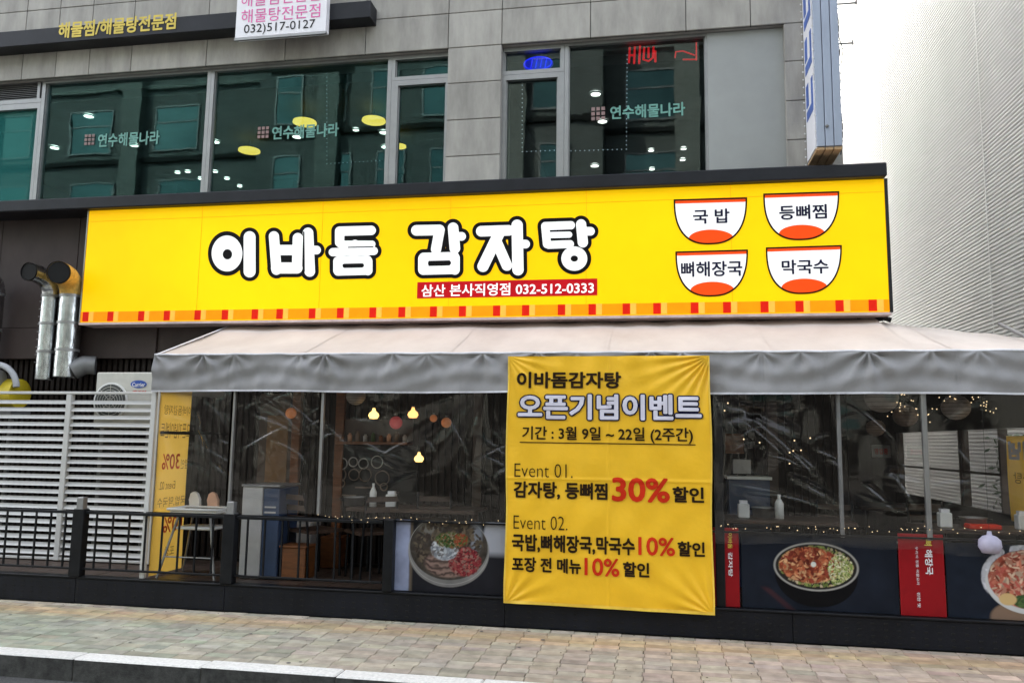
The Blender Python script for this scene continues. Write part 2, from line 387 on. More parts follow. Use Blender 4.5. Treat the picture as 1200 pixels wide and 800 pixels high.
def block_colour(x, y):
    r = rng.random()
    base = np.array([.36, .335, .29])
    def w(e): return 1/(1+math.exp(-e))
    q = w((x-.6)*1.6+rng.normal(0, .8)); g_ = w((-3.6-x)*1.8+rng.normal(0, .8))*w((6.75-y)*9); yb_ = math.exp(-((y-6.76)/.17)**2)*.8
    base = base*(1-q)+np.array([.41, .335, .29])*q
    base = base*(1-g_)+np.array([.30, .335, .285])*g_
    base = base*(1-yb_)+np.array([.44, .33, .19])*yb_
    if y > 6.95: base = base*.5+np.array([.20, .19, .165])
    base = base*.86*(1+.06*math.sin(x*1.3+y*2))*rng.normal(1, .11)*(1+rng.normal(0, .025, 3))*np.array([1.06, 1.0, .915])
    return tuple(np.clip(base, .05, .8))
cells = []
rows = 15
for j in range(rows):
    y = YK1+.004+.05+j*.1012
    if y > YP-.03: break
    for i in range(-44, 30):
        x = i*.2+(.0 if j % 2 else .012)+rng.normal(0, .0015)
        cells.append((x, y+rng.normal(0, .0012), rng.normal(0, .0012)))
def vis(c):
    d = np.array([c[0], c[1], -CAMZ]); z = d@AX_F; xx = 600+FOC*(d@AX_R)/z; yy = 400-FOC*(d@AX_U)/z
    return -20 < xx < 1220 and yy < 815
seen = sorted([c for c in cells if vis(c)], key=lambda c: c[0]**2+c[1]**2)
near = set(seen[:300]); first = None
big = MB(); bigc = []
for c in cells:
    colr = block_colour(c[0], c[1])
    if c in near:
        o = bpy.data.objects.new('paving_block', blk_me); COL.objects.link(o); o.parent = pav; o.location = c
        o.rotation_euler = (rng.normal(0, .006), rng.normal(0, .004), rng.normal(0, .004)); o.color = (*colr, 1)
    else:
        n0 = len(big.f); big.add([(c[0]+v[0], c[1]+v[1], c[2]+v[2]) for v in blk.v], blk.f); bigc += [colr]*9
o = big.build('joined_paving_blocks', 'blockv', pav, kind='stuff')
ca = o.data.color_attributes.new('Col', 'FLOAT_COLOR', 'CORNER')
lc = np.array([(*c, 1) for c, p in zip(bigc, o.data.polygons) for _ in range(p.loop_total)], dtype=np.float32)
ca.data.foreach_set('color', lc.ravel())
kerb = MB().box(-300, 300, YK0+.01, YK1, -.5, -.02).build('kerb', 'sandjoint', kind='structure')
ks = MB().box(-.4985, .4985, YK0-.475*0-.0, YK1-.002, -.3, .002, .010); k0 = None
ks_me = ks.mesh('kerbstone'); ks_me.materials.append(M['concrete']); ks_me.materials.append(M['kerbdark'])
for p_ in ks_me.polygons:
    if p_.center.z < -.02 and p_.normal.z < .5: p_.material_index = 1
for i in range(-9, 6):
    o = bpy.data.objects.new('kerbstone', ks_me); COL.objects.link(o); o.parent = kerb; o.location = (i*1.0+.35, rng.normal(0, .002), rng.normal(0, .002))

lt = MB()
for k in range(150):
    e = rng.random(); x = rng.uniform(-7, 3.4); y = YP-.02-abs(rng.normal(0, .06)) if e < .6 else rng.uniform(YK1+.02, YP-.05); q = rng.uniform(.003, .011); a0 = rng.uniform(0, 6.28)
    lt.add([(x+q*math.cos(a0+d)*rng.uniform(.6, 1.3), y+q*math.sin(a0+d)*rng.uniform(.6, 1.3), .004+.003*rng.random()) for d in (0, 1.3, 2.6, 3.9, 5.2)]+[(x, y, .009)], [(0, 1, 5), (1, 2, 5), (2, 3, 5), (3, 4, 5), (4, 0, 5)])
lt = lt.build('grit', mat('grit_and_dead_leaf_bits', (.10, .075, .05), .9, var=.4), kind='stuff', loc=(0, YP, 0)); tag(lt, 'scattered grit and leaf crumbs on the paving, thickest along the black plinth', 'litter')
gm = MB()
for k in range(46):
    x = rng.uniform(-7, 3.4); y = rng.uniform(YK1+.05, YP-.1); q = rng.uniform(.008, .02); gm.add([(x+q*math.cos(d*.785)*rng.uniform(.85, 1.1), y+q*math.sin(d*.785), .0042) for d in range(8)], [tuple(range(8))])
tag(gm.build('gum_spot', mat('old_gum', (.09, .085, .08), .9), kind='stuff', loc=(0, YP-.5, 0)), 'dark trodden gum spots dotted over the paving', 'stain')

# ================================================================== MAIN BUILDING
YF = 8.5                                          # face of the stone facing
ZB0, ZB1 = 4.235, 4.375                           # charcoal fascia beam
XE = 1.95; H = 14.02
B = thing('commercial_building', 'grey granite clad building with tinted upper windows over a dark brown ground floor', 'building', (-3, YF, 0))
# structural core: side, top and walls around the openings
core = MB()
ZL = 6.09                                         # underside of the lintel
core.box(-20, XE-.003, YF+.03, YF+.35, ZL+.004, H)               # over the windows
xA0, xA1 = PY(525, 57, YF)[0], PY(588, 52, YF)[0]
xB0, xB1 = PY(919, 60, YF)[0], XE
core.box(xA0+.004, xA1-.004, YF+.03, YF+.6, ZB1, ZL+.004)
core.box(xB0+.004, XE-.003, YF+.03, YF+.6, ZB1-.2, ZL+.004)
core.box(-20, XE-.003, YF+.36, 24, ZL+.3, H)
core.box(-20, XE-.003, 14.0, 24, .01, ZL+.3)

core.box(-20, XE-.26, YF+.36, 14, 3.9, ZB1-.03)       # upper floor slab
core.build('wall', 'stone', B)
MB().box(XE-.25, XE-.003, 8.87, 24, .01, ZL+.29).box(XE-.0025, XE+.02, YF+.4, 24, .01, H).build('side_wall', 'bounceside', B)  # unseen flank, made pale to bounce light onto the white wall
# granite facing panels
def panel(x0, x1, z0, z1, depth=.03):
    g = .004
    return MB().box(x0+g, x1-g, YF-rng.random()*.002, YF+depth-.003, z0+g, z1-g, .004).build('stone_panel', 'stone', B)
jx = [-9.6]+[PY(x, 78, YF)[0] for x in (26, 65, 104, 153, 241)]+[PY(334, 60, YF)[0], PY(428, 55, YF)[0], xA0]
jx = [-10.4, -9.6, -8.8]+jx[1:]
zj = [ZL, 6.515, 7.02, 7.55]
for r in range(3):
    for a, b in zip(jx[:-1], jx[1:]): panel(a, b, zj[r], zj[r+1])
    panel(xA0, xA1, zj[r], zj[r+1])
    q = [xA1]+[PY(x, 40, YF)[0] for x in (692, 804, 880)]+[XE]
    for a, b in zip(q[:-1], q[1:]): panel(a, b, zj[r], zj[r+1])
pz = [ZB1-.02, 4.79, 5.22, 5.66, ZL]
for a, b in zip(pz[:-1], pz[1:]): panel(xA0, xA1, a, b); panel(xB0, XE, a, b)
MB().box(-10.4, XE-.01, YF+.018, YF+.03, ZL+.001, 7.6).box(xA0+.01, xA1-.01, YF+.018, YF+.03, ZB1, ZL).box(xB0+.01, XE-.01, YF+.018, YF+.03, ZB1, ZL).build('joint_backing', 'joint', B)
# soffit trim and window frames
YG = YF+.14
def frame_window(x0, x1, z0, z1, glass='glass', t=.05, name='window', fr='alu', trim=(1, 1, 1, 1)):
    f = MB(); d0, d1 = YG-.05, YG+.05
    l, r, bt, tp = trim
    if l: f.box(x0, x0+t*l, d0, d1, z0, z1)
    if r: f.box(x1-t*r, x1, d0, d1, z0, z1)
    if bt: f.box(x0+t*l, x1-t*r, d0, d1, z0, z0+t*bt)
    if tp: f.box(x0+t*l, x1-t*r, d0, d1, z1-t*tp, z1)
    # inner rebate lip
    f.box(x0+t*l, x0+t*l+.012, d0+.025, d1-.02, z0+t*bt, z1-t*tp).box(x1-t*r-.012, x1-t*r, d0+.025, d1-.02, z0+t*bt, z1-t*tp)
    wi = f.build(name, fr, B)
    MB().box(x0+t*l+.002, x1-t*r-.002, YG+.004, YG+.012, z0+t*bt+.002, z1-t*tp-.002).build('pane', glass, wi)
    return wi
def xw(x, y=140): return PY(x, y, YG-.05)[0]
ZW0, ZW1 = ZB1-.06, ZL-.005
zg = PY(30, 118, YG-.05)[1]                          # left grille bottom
frame_window(-10.5, xw(46), ZW0, zg-.04, 'glassteal', .06, trim=(1, .7, 1, 1.2))
g = MB().box(-10.5, xw(46), YG-.05, YG+.05, zg-.035, zg+.02).box(xw(43)-.03, xw(43)+.01, YG-.05, YG+.05, zg+.02, ZW1)
vg = g.build('vent_grille', 'alu', B)
for i in range(8):
    z = zg+.035+i*(ZW1-zg-.04)/8
    MB().add([(-10.5, YG-.03, z), (xw(43)-.03, YG-.03, z), (xw(43)-.03, YG+.03, z+.028), (-10.5, YG+.03, z+.028), (-10.5, YG-.03, z+.005), (xw(43)-.03, YG-.03, z+.005), (xw(43)-.03, YG+.03, z+.033), (-10.5, YG+.03, z+.033)],
             [(0, 1, 2, 3), (7, 6, 5, 4), (0, 4, 5, 1), (1, 5, 6, 2), (2, 6, 7, 3), (3, 7, 4, 0)]).build('grille_slat', 'alu_dark', vg)
MB().box(-10.5, xw(43)-.03, YG+.06, YG+.08, zg, ZW1).build('grille_backing', 'hole', vg)
frame_window(xw(46)+.003, xw(244), ZW0, ZW1, 'glass', .05, trim=(1.0, .9, 1, .5))
frame_window(xw(244)+.003, xw(457), ZW0, ZW1, 'glass', .05, trim=(.9, .9, 1, .5))
zt = PY(490, 93, YG-.05)[1]
frame_window(xw(457)+.003, xA0+.02, zt, ZW1, 'glass', .045, trim=(.9, .3, 1, 1))
frame_window(xw(457)+.003, xA0+.02, ZW0, zt-.003, 'glass', .075, trim=(1.1, .8, 1, .8))
zt2 = PY(625, 86, YG-.05)[1]
frame_window(xA1-.02, xw(661, 120), zt2, ZW1, 'glass2', .045, trim=(.8, .9, 1, 1))
frame_window(xA1-.02, xw(661, 120), ZW0, zt2-.003, 'glass2', .075, trim=(.8, 1.0, 1, .8))
xg = PY(828, 47, YG-.05)[0]
frame_window(xw(661, 120)+.003, xg, ZW0, ZW1, 'glass2', .05, trim=(.9, .3, 1, .5))
MB().box(xg+.002, xB0+.02, YG-.06, YG+.1, ZW0, ZW1, .004).build('blank_panel', 'plaster', B)
MB().box(-10.5, xA0-.002, YG-.055, YG+.3, ZW1+.001, ZL+.02).box(xA1+.002, xB0-.002, YG-.055, YG+.3, ZW1+.001, ZL+.02).build('soffit', 'alu_dark', B)
# room behind the upper glazing
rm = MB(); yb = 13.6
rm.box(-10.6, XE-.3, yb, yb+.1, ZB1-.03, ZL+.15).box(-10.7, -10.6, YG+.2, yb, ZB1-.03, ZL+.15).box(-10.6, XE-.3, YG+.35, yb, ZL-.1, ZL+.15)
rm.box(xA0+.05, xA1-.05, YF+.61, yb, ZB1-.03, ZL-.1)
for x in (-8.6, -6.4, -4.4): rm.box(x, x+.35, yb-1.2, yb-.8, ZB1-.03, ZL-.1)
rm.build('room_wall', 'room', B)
# ground floor: brown panels, slats
zb1, zb2 = 2.88, 2.50
def bp(x0, x1, z0, z1, y): return MB().box(x0+.003, x1-.003, y, y+.08, z0+.003, z1-.003, .004).build('brown_panel', 'brown', B)
xs = [-10.4, -9.2, -7.98, -6.9, -5.75]
for a, b in zip(xs[:-1], xs[1:]): bp(a, b, zb1, ZB0+.1, YF-.02); bp(a, b, zb2, zb1, YF-.045)
xs2 = [-5.75, -4.6, -3.4, -2.2, -1.0, .2, 1.4, XE]
for a, b in zip(xs2[:-1], xs2[1:]): bp(a, b, zb2, ZB0+.1, YF-.02)
cl = MB(); x = -10.4; gates = [(-4.05, -2.75)]
while x < 1.9:
    cl.box(x, x+.045, YF+.04, YF+.09, .26, zb2); x += .075
cl.build('slat_cladding', 'slat', B, kind='stuff')
MB().box(-10.4, XE-.01, YF+.09, YF+.16, .26, zb2+.1).build('ground_floor_wall', 'slat', B)
# fascia beam
MB().box(-11, PY(1040, 204, 8.12)[0], 8.12, YF+.02, ZB0, ZB1, .012).build('fascia_beam', 'beam', B)

# room ceiling lights seen through the glass
def clight(px, m, r, label, Zc=ZL-.115, drop=0.0, grp='ceiling lights of the upstairs dining room'):
    X, Y = PZ(*px, Zc-drop)
    t = thing('ceiling_light', label, 'ceiling light', (X, Y, Zc), grp)
    MB().lathe((X, Y, Zc-drop), [(0, 0), (r, 0), (r, .03)] if not drop else [(0, .0), (r, .008), (r*.97, .03), (.02, .05)], 18).build('diffuser', m, t)
    if drop: MB().tube([(X, Y, Zc-drop+.05), (X, Y, Zc)], .006, 6).build('cord', 'black', t)
    else: MB().lathe((X, Y, Zc-.012), [(r*1.01, 0), (r*1.2, 0), (r*1.2, .02)], 18).build('trim_ring', 'whiteplastic', t)
for px, nm in (((104, 136), 'white downlight upper left in the pane beside the grille'), ((64, 173), 'white downlight lowest left, close to the left mullion'), ((157, 170), 'white downlight just below the window lettering of the left pane'),
               ((348, 160), 'white downlight under the middle yellow pendant in the second pane'), ((252, 166), 'white downlight hard against the second mullion'), ((450, 155), 'white downlight beside the right yellow pendant'),
               ((452, 172), 'white downlight cut by the third mullion'), ((698, 110), 'faint upper downlight in the pane under the red neon'), ((706, 142), 'brightest white downlight, behind the emblem in the right pane'), ((697, 194), 'faint low downlight at the foot of the right pane'), ((660, 195), 'tiny downlight beside the frame of the narrow window')):
    clight(px, 'whiteled', .062, nm)
for px, nm in (((208, 202), 'small round lamp left of a pair low in the left pane'), ((220, 201), 'small round lamp right of a pair low in the left pane'), ((235, 209), 'small round lamp touching the second mullion low down'), ((252, 201), 'first lamp of the slanting row of three in the second pane'),
               ((266, 209), 'middle lamp of the slanting row of three'), ((281, 218), 'lowest lamp of the slanting row of three'), ((417, 152), 'small amber globe between two yellow pendants'),
               ((763, 176), 'small lamp upper left of the group low in the right pane'), ((801, 174), 'small lamp upper right of the group low in the right pane'), ((800, 187), 'bright lamp right in the group low in the right pane'), ((764, 198), 'lamp lowest in the group of the right pane')):
    clight(px, 'whiteled', .042, nm)
for px, nm in (((292, 178), 'yellow disc pendant lowest and leftmost in the second pane'), ((357, 145), 'yellow disc pendant behind the lettering of the second pane'), ((438, 143), 'yellow disc pendant nearest the third mullion'), ((468, 173), 'small yellow pendant behind the casement by the pillar')):
    clight(px, 'yellowled', .16 if px[0] != 468 else .1, nm, drop=.18)

# window lettering on the upper glass
def winlet(px, px2, label):
    Y = YG-.003
    t = thing('window_lettering', label, 'window sign', (PY(px[0], px[2], Y)[0], Y, PY(px[0], px[3], Y)[1]), 'window lettering of the upstairs restaurant')
    text_px('연수해물나라', px, Y, 'tealtext', t, .03)
    X0, X1, Z0, Z1 = box_px(*px2, Y); cx, cz, r = (X0+X1)/2, (Z0+Z1)/2, (Z1-Z0)/2
    e = MB()
    for k in range(3):
        for q in range(3):
            e.box(cx-r+k*r*.7+.004, cx-r+k*r*.7+r*.55, Y-.004, Y, cz-r+q*r*.7, cz-r+q*r*.7+r*.5)
    e.build('emblem', 'browntext', t)
winlet((115, 187, 155, 171), (99, 111, 157, 170), 'mint green lettering on the first wide pane of the upper floor')
winlet((319, 397, 146, 162), (302, 315, 148, 162), 'mint green lettering on the second wide pane beside yellow lamps')
winlet((715, 803, 122, 138), (694, 708, 125, 141), 'mint green lettering on the right pane under the red neon')

def dots(pts, name, label, Y, m='leddot', r=.008, step=.05, grp=None, cat='light string'):
    t = thing(name, label, cat, (pts[0][0], Y, pts[0][1]), grp)
    mb = MB(); wr = MB()
    for a, b in zip(pts[:-1], pts[1:]):
        L = math.dist(a, b); n = max(2, int(L/step))
        for i in range(n):
            f = i/n; x = a[0]+(b[0]-a[0])*f; z = a[1]+(b[1]-a[1])*f
            mb.add([(x-r, Y, z), (x, Y-r, z-.0), (x+r, Y, z), (x, Y, z+r), (x, Y, z-r)], [(0, 1, 3), (1, 2, 3), (0, 4, 1), (1, 4, 2)])
        wr.tube([(a[0], Y+.006, a[1]), (b[0], Y+.006, b[1])], .003, 5)
    mb.build('led', m, t, kind='stuff'); wr.build('wire', 'black', t)
pp = lambda *q: [PY(x, y, YG+.03) for x, y in q]
dots(pp((612, 95), (612, 178), (655, 176)), 'led_string', 'dotted white light string around the narrow right window', YG+.03)
dots(pp((669, 177), (734, 175), (735, 60)), 'led_string', 'dotted white light string forming a corner in the wide right pane', YG+.03)
dots(pp((383, 86), (383, 192), (450, 188)), 'led_string', 'faint dotted light string hanging in the second wide pane', YG+.03, r=.005)
# neon reflections imitated by glowing tubes inside the right windows
def neon(strokes, name, label, m, Y=YG+.08, r=.012):
    pts = [[PY(x, y, Y) for x, y in s] for s in strokes]
    t = thing(name, label, 'neon reflection', (pts[0][0][0], Y, pts[0][0][1]))
    MB().tube([(pts[0][0][0], Y+.04, pts[0][0][1]), (pts[0][0][0], Y+.04, ZL-.11)], .004, 5).build('hanger', 'black', t)
    for s in pts:
        MB().tube([(x, Y, z) for x, z in s], r, 8).build('tube', m, t)
neon([[(738, 56), (737, 74)], [(744, 55), (743, 75)], [(738, 65), (744, 65)], [(750, 54), (749, 75)], [(755, 56), (754, 70), (760, 72), (765, 68), (766, 55)], [(760, 56), (760, 68)], [(768, 60), (768, 73)]], 'neon_reflection', 'red neon characters reflected at the top of the right pane, built as tubes', 'neonred')
neon([[(791, 68), (792, 61), (800, 60)], [(800, 60), (814, 65)], [(816, 50), (816, 71)], [(800, 70), (816, 70)]], 'neon_reflection', 'small dim red neon reflection right of the red neon characters, built as tubes', 'neonred', r=.008)
Yn = YG+.06
X0, X1, Z0, Z1 = box_px(613, 648, 66, 84, Yn)
t = thing('neon_reflection', 'blue oval sign reflected in the small transom window, built as a glowing panel', 'neon reflection', ((X0+X1)/2, Yn, Z0))
ov = MB(); n = 28
ov.add([((X0+X1)/2+(X1-X0)/2*math.cos(2*math.pi*k/n), Yn, (Z0+Z1)/2+(Z1-Z0)/2*math.sin(2*math.pi*k/n)) for k in range(n)]+[((X0+X1)/2+(X1-X0)/2*math.cos(2*math.pi*k/n), Yn+.03, (Z0+Z1)/2+(Z1-Z0)/2*math.sin(2*math.pi*k/n)) for k in range(n)],
       [tuple(range(n))[::-1], tuple(range(n, 2*n))]+[(k, (k+1) % n, n+(k+1) % n, n+k) for k in range(n)])
ov.build('oval_panel', glow('dim_blue_panel', (.01, .015, .6), .08), t)
MB().tube([((X0+X1)/2+(X1-X0)*.46*math.cos(2*math.pi*k/n), Yn-.012, (Z0+Z1)/2+(Z1-Z0)*.42*math.sin(2*math.pi*k/n)) for k in range(n+1)], .007, 6).build('tube', 'neonblue', t)
for k in range(4):
    xx = X0+(X1-X0)*(.26+.16*k); MB().tube([(xx, Yn-.012, Z0+.04), (xx+.02, Yn-.012, Z1-.04)], .006, 6).build('tube', 'neonblue', t)

# ================================================================== SIGNS
# black bar sign at the top left
YBs = 8.28
xb1 = PY(434, 12, YBs)[0]; zb0_, zb1_ = PY(276, 33, YBs)[1], PY(276, 14, YBs)[1]
t = thing('bar_sign', 'long black bar sign with gold letters across the top left facade', 'sign', (-4, YF, zb0_))
MB().box(-11, xb1, YBs, YF-.005, zb0_, zb1_, .006).build('bar', M['beam'], t)
text_px('해물찜/해물탕전문점', (69, 206, 21, 40), YBs-.004, 'gold', t, .03)
for x in (-8, -5, -2.9-.6): MB().box(x, x+.05, YBs+.05, YF-.006, zb1_+.001, zb1_+.03).build('bracket', 'alu_dark', t)
# white board
YW = 8.18
Xa, Xb = PY(276, 30, YW)[0], PY(382, 25, YW)[0]; Za = PY(328, 41, YW)[1]
t = thing('board_sign', 'white board sign with pink letters and a phone number, over the black bar', 'sign', ((Xa+Xb)/2, YW, Za))
MB().box(Xa, Xb, YW, YBs-.004, Za, Za+1.0, .006).build('board', 'whitefilm', t)
MB().box(Xa-.004, Xb+.004, YW-.006, YW+.02, Za-.03, Za-.001).build('bottom_rim', 'alu', t)
text_px('해물탕전문점', (283, 375, 8, 24), YW-.004, 'magenta', t, .0)
X0, X1, Z0, Z1 = box_px(283, 375, -11, 5, YW); text('해물찜전문점', X0, X1, Z0, Z1, lambda X, Z: (X, YW-.004, Z), 'magenta', t)
text_px('032)517-0127', (286, 369, 26, 39), YW-.004, 'ink', t, .0)

# main yellow sign
YS = 8.2
SX0, SX1 = PY(100, 300, YS)[0], PY(1040, 300, YS)[0]
SZ0, SZ1 = PY(98, 378, YS)[1], ZB0-.004
t = MS = thing('shop_sign', 'long yellow lightbox sign with big white outlined letters over the awning', 'shop sign', ((SX0+SX1)/2, YS, SZ0))
MB().box(SX0, SX1, YS, YF-.03, SZ0, SZ1, .006).build('face_panel', 'yellowlit', t)
MB().box(SX0-.012, SX1+.012, YS-.004, YF-.032, SZ0-.026, SZ0-.001).build('bottom_rim', mat('pinkish_aluminium', (.60, .47, .46), .4, .2), t)
MB().box(SX0-.014, SX0-.001, YS-.004, YF-.032, SZ0-.001, SZ1).build('side_rim', 'alu', t)
MB().box(SX1+.001, SX1+.03, YS-.004, YF-.032, SZ0-.001, SZ1).build('side_rim', 'beam', t)
zs0, zs1 = PY(300, 374, YS)[1]-.01, PY(300, 361, YS)[1]
zs0 = SZ0+.012; zs1 = SZ0+.125
MB().add([(SX0+.004, YS-.004, zs0), (SX1-.004, YS-.004, zs0), (SX1-.004, YS-.004, zs1), (SX0+.004, YS-.004, zs1)], [(0, 1, 2, 3)]).build('orange_band', 'orangelit', t)
reds = [101, 130, 166, 196, 232, 264, 299, 328, 366, 399, 437, 471, 508, 542, 582, 616, 658, 694, 734, 770, 814, 852, 896, 937, 984, 1023]
for i, x in enumerate(reds):
    X = PY(x, 368, YS)[0]; MB().add([(X-.038, YS-.008, zs0), (X+.038, YS-.008, zs0), (X+.038, YS-.008, zs1), (X-.038, YS-.008, zs1)], [(0, 1, 2, 3)]).build('red_square', 'redlit', t)
    if X+.10 < SX1: MB().add([(X+.04, YS-.006, zs0), (X+.10, YS-.006, zs0), (X+.10, YS-.006, zs1), (X+.04, YS-.006, zs1)], [(0, 1, 2, 3)]).build('pale_square', 'orange2lit', t)
MB().box(SX0+.01, SX1-.01, YS-.003, YS-.0005, SZ1-.135, SZ1-.132).build('panel_seam', 'orangelit', t)
for k in range(1, 6): MB().box(SX0+k*1.47-.0012, SX0+k*1.47+.0012, YS-.003, YS-.0005, SZ0+.13, SZ1-.005).build('panel_seam', 'orangelit', t)
cap = lambda a, b, r: (a, b, r)
STR = [cap((292.5, 278), (292.5, 318), 7), cap((321, 277), (324, 316), 6), cap((349, 279), (348, 314), 6), cap((324, 293), (347, 293), 6), cap((324, 314), (348, 314), 6.5),
       cap((361, 273), (363, 318), 6.2), cap((364, 293), (371, 293), 5),
       cap((398, 271), (435, 270), 5.5), cap((398, 272), (398, 284), 5.5), cap((398, 286), (436, 286), 4), cap((390, 295.5), (438, 294), 4.8), cap((416, 286), (416, 295), 5),
       cap((396, 306), (396, 317), 5.5), cap((431, 306), (431, 317), 5.5), cap((396, 305), (431, 304), 4.5), cap((396, 318), (431, 317), 5),
       cap((488, 270), (515, 269.5), 6.2), cap((515, 270), (511, 292), 6), cap((531, 267), (533, 291), 6.2), cap((534, 277), (541, 277), 5),
       cap((496, 301), (533, 300), 4.8), cap((496, 303), (496, 316), 6), cap((533, 302), (533, 316), 5.8), cap((496, 317), (533, 316), 5),
       cap((564, 271), (596, 270), 6.2), cap((584, 275), (566, 312), 6.6), cap((583, 286), (594, 311), 6.2), cap((606, 264), (607, 316), 6.6), cap((609, 286), (616, 286), 5),
       cap((639, 265), (669, 264), 4.8), cap((639, 266), (641, 286), 4.8), cap((644, 275.5), (667, 275), 3.6), cap((643, 287), (668, 286), 4.6), cap((681, 263), (683, 284), 6.0), cap((684, 271), (692, 271), 5)]
ELL = [((266, 297), 18, 21, (266.5, 298), 5.5, 6), ((673, 303), 15.2, 14.2, (673, 303), 4.3, 3.6)]
def white_sdf(x, y):
    d = np.full(x.shape, 1e9)
    for a, b, r in STR: d = np.minimum(d, sdf_cap(x, y, a, b, r))
    for c, rx, ry, hc, hx, hy in ELL: d = np.minimum(d, np.maximum(sdf_ell(x, y, c, rx, ry), -sdf_ell(x, y, hc, hx, hy)))
    for a, b, q in (((409, 279.5), (434, 279), 1.5), ((408, 289.8), (437, 289.2), .7), ((404, 311.5), (424, 311), 2.6), ((650, 270.4), (669, 269.6), .9), ((650, 281), (669, 280.6), .9), ((356, 272), (356.5, 318), .8), ((504, 308.5), (526, 308), 2.6)): d = np.maximum(d, -sdf_cap(x, y, a, b, q))
    return d
def black_sdf(x, y):
    d = white_sdf(x, y)-4.4
    for c, rx, ry, hc, hx, hy in ELL: d = np.minimum(d, sdf_ell(x, y, c, rx, ry)-1)
    for c, rx, ry in (((334, 303), 8, 8), ((414, 311), 16, 6), ((515, 308), 16, 6), ((422, 279), 12, 6), ((655, 277), 12, 9)): d = np.minimum(d, sdf_ell(x, y, c, rx, ry))
    return d
def sdfpart(fn, box, m, Y, name, parent, st=.6):
    mb = MB(); sdf_poly_mesh(fn, *box, st, lambda x, y: (PY(x, y, Y)[0], Y, PY(x, y, Y)[1]), mb); return mb.build(name, m, parent)
sdfpart(black_sdf, (236, 706, 250, 332), 'ink', YS-.004, 'letter_outline', t)
sdfpart(white_sdf, (240, 702, 254, 330), 'whitelit', YS-.008, 'main_lettering', t, .5)
X0, X1, Z0, Z1 = box_px(489, 700, 328, 349, YS)
MB().add([(X0, YS-.004, Z0+.01), (X1, YS-.004, Z0+.01), (X1, YS-.004, Z1-.005), (X0, YS-.004, Z1-.005)], [(0, 1, 2, 3)]).build('red_strip', 'redbox', t)
text_px('삼산 본사직영점 032-512-0333', (494, 696, 331.5, 346), YS-.009, 'whitelit', t, .018)
bowls = [((790, 875, 233, 286), '국 밥', (812, 855, 245, 262)), ((895, 983, 226, 281), '등뼈찜', (913, 969, 240, 257)), ((792, 876, 294, 347), '뼈해장국', (798, 870, 306, 324)), ((898, 986, 289, 344), '막국수', (916, 971, 304, 321))]
for (x0, x1, y0, y1), s, tb in bowls:
    cx, rx, ry = (x0+x1)/2, (x1-x0)/2, y1-y0; tl = -.028 if x0 < 890 else -.032
    def bowl(x, y, g=0.0, cx=cx, rx=rx, ry=ry, y0=y0, tl=tl):
        yt = y0+(x-cx)*tl
        q = (np.abs(x-cx)/(rx+g))**2.5+(np.maximum(y-yt, 0)/(ry+g))**2.5
        return np.maximum((q-1)*rx*.4, yt-g-y)
    bx = (x0-4, x1+4, y0-5, y1+4)
    sdfpart(lambda x, y: bowl(x, y, .6), bx, 'brownink', YS-.004, 'bowl_outline', t)
    sdfpart(lambda x, y: bowl(x, y, -1.4), bx, 'whitelit', YS-.008, 'bowl_print', t)
    sdfpart(lambda x, y: np.maximum(bowl(x, y, -1.4), (y-(y0+(x-cx)*tl))-4.6), bx, 'bowlred', YS-.011, 'bowl_rim_print', t)
    sdfpart(lambda x, y: np.maximum(bowl(x, y, -1.4), sdf_ell(x, y, (cx+1, y0+ry*.88), rx*.62, ry*.20)), bx, 'bowlred', YS-.011, 'soup_print', t)
    text_px(s, tb, YS-.012, 'navyink', t, .022)

# projecting sign at the building corner
Xs0, Xs1 = 1.588, 1.834; Zs = 4.487
t = thing('projecting_sign', 'tall blue grey projecting sign box with tiny lights on its edges, at the building corner', 'sign', (1.7, 8.2, Zs))
MB().box(Xs0+.012, Xs1-.012, 8.03, 8.50-.008, Zs+.03, Zs+5).build('box_body', 'steelpanel', t)
for k in range(3):
    a = Xs0+.004+k*(Xs1-Xs0)/3; MB().box(a+.003, a+(Xs1-Xs0)/3-.005, 8.0, 8.029, Zs+.035, Zs+5, .004).build('front_slat', 'steelpanel', t)
for k in range(3):
    a = Xs0+k*(Xs1-Xs0)/3; MB().box(a+.004, a+(Xs1-Xs0)/3-.004, 8.01, 8.485, Zs, Zs+.029, .003).build('bottom_board', 'woodend', t)
MB().box(Xs0, Xs0+.011, 8.04, 8.48, Zs+.04, Zs+5).build('side_panel', 'whitefilm', t)
mb = MB()
for k in range(7):
    z = Zs+.45+k*.5
    mb.box(Xs0-.004, Xs0-.001, 8.08, 8.42, z, z+.1).box(Xs0-.004, Xs0-.001, 8.08, 8.16, z+.1, z+.36).box(Xs0-.004, Xs0-.001, 8.3, 8.42, z+.14, z+.38)
mb.build('side_print', 'signblue', t)
mb = MB(); z = Zs+.02
while z < Zs+3:
    for x, y in ((Xs0-.012, 8.5), (Xs0-.006, 8.0), (Xs1+.004, 8.02)):
        mb.lathe((x, y, z), [(0, -.012), (.012, 0), (0, .012)], 6)
    z += .085
mb.build('edge_bulb', 'whiteled' if False else mat('frosted_led_cap', (.75, .75, .75), .3), t, kind='stuff')
MB().lathe((1.69, 7.985, 4.72), [(0, -.02), (.022, 0), (0, .02)], 10).build('lock', 'alu_dark', t)
cb = MB(); pts = [(1.86+.03*math.sin(k*.9)+(.06 if 4 < k < 8 else 0), 8.35, 4.55+k*.16) for k in range(30)]
cb.tube([Vector(p) for p in pts], .007, 6); cb.tube([(p[0]+.03, p[1], p[2]) for p in pts], .005, 6)
tag(cb.build('power_cable', 'black', loc=pts[0]), 'loose black cables running down the corner behind the projecting sign', 'cable')
for z, l in ((6.53, .42), (5.62, .22)):
    pass
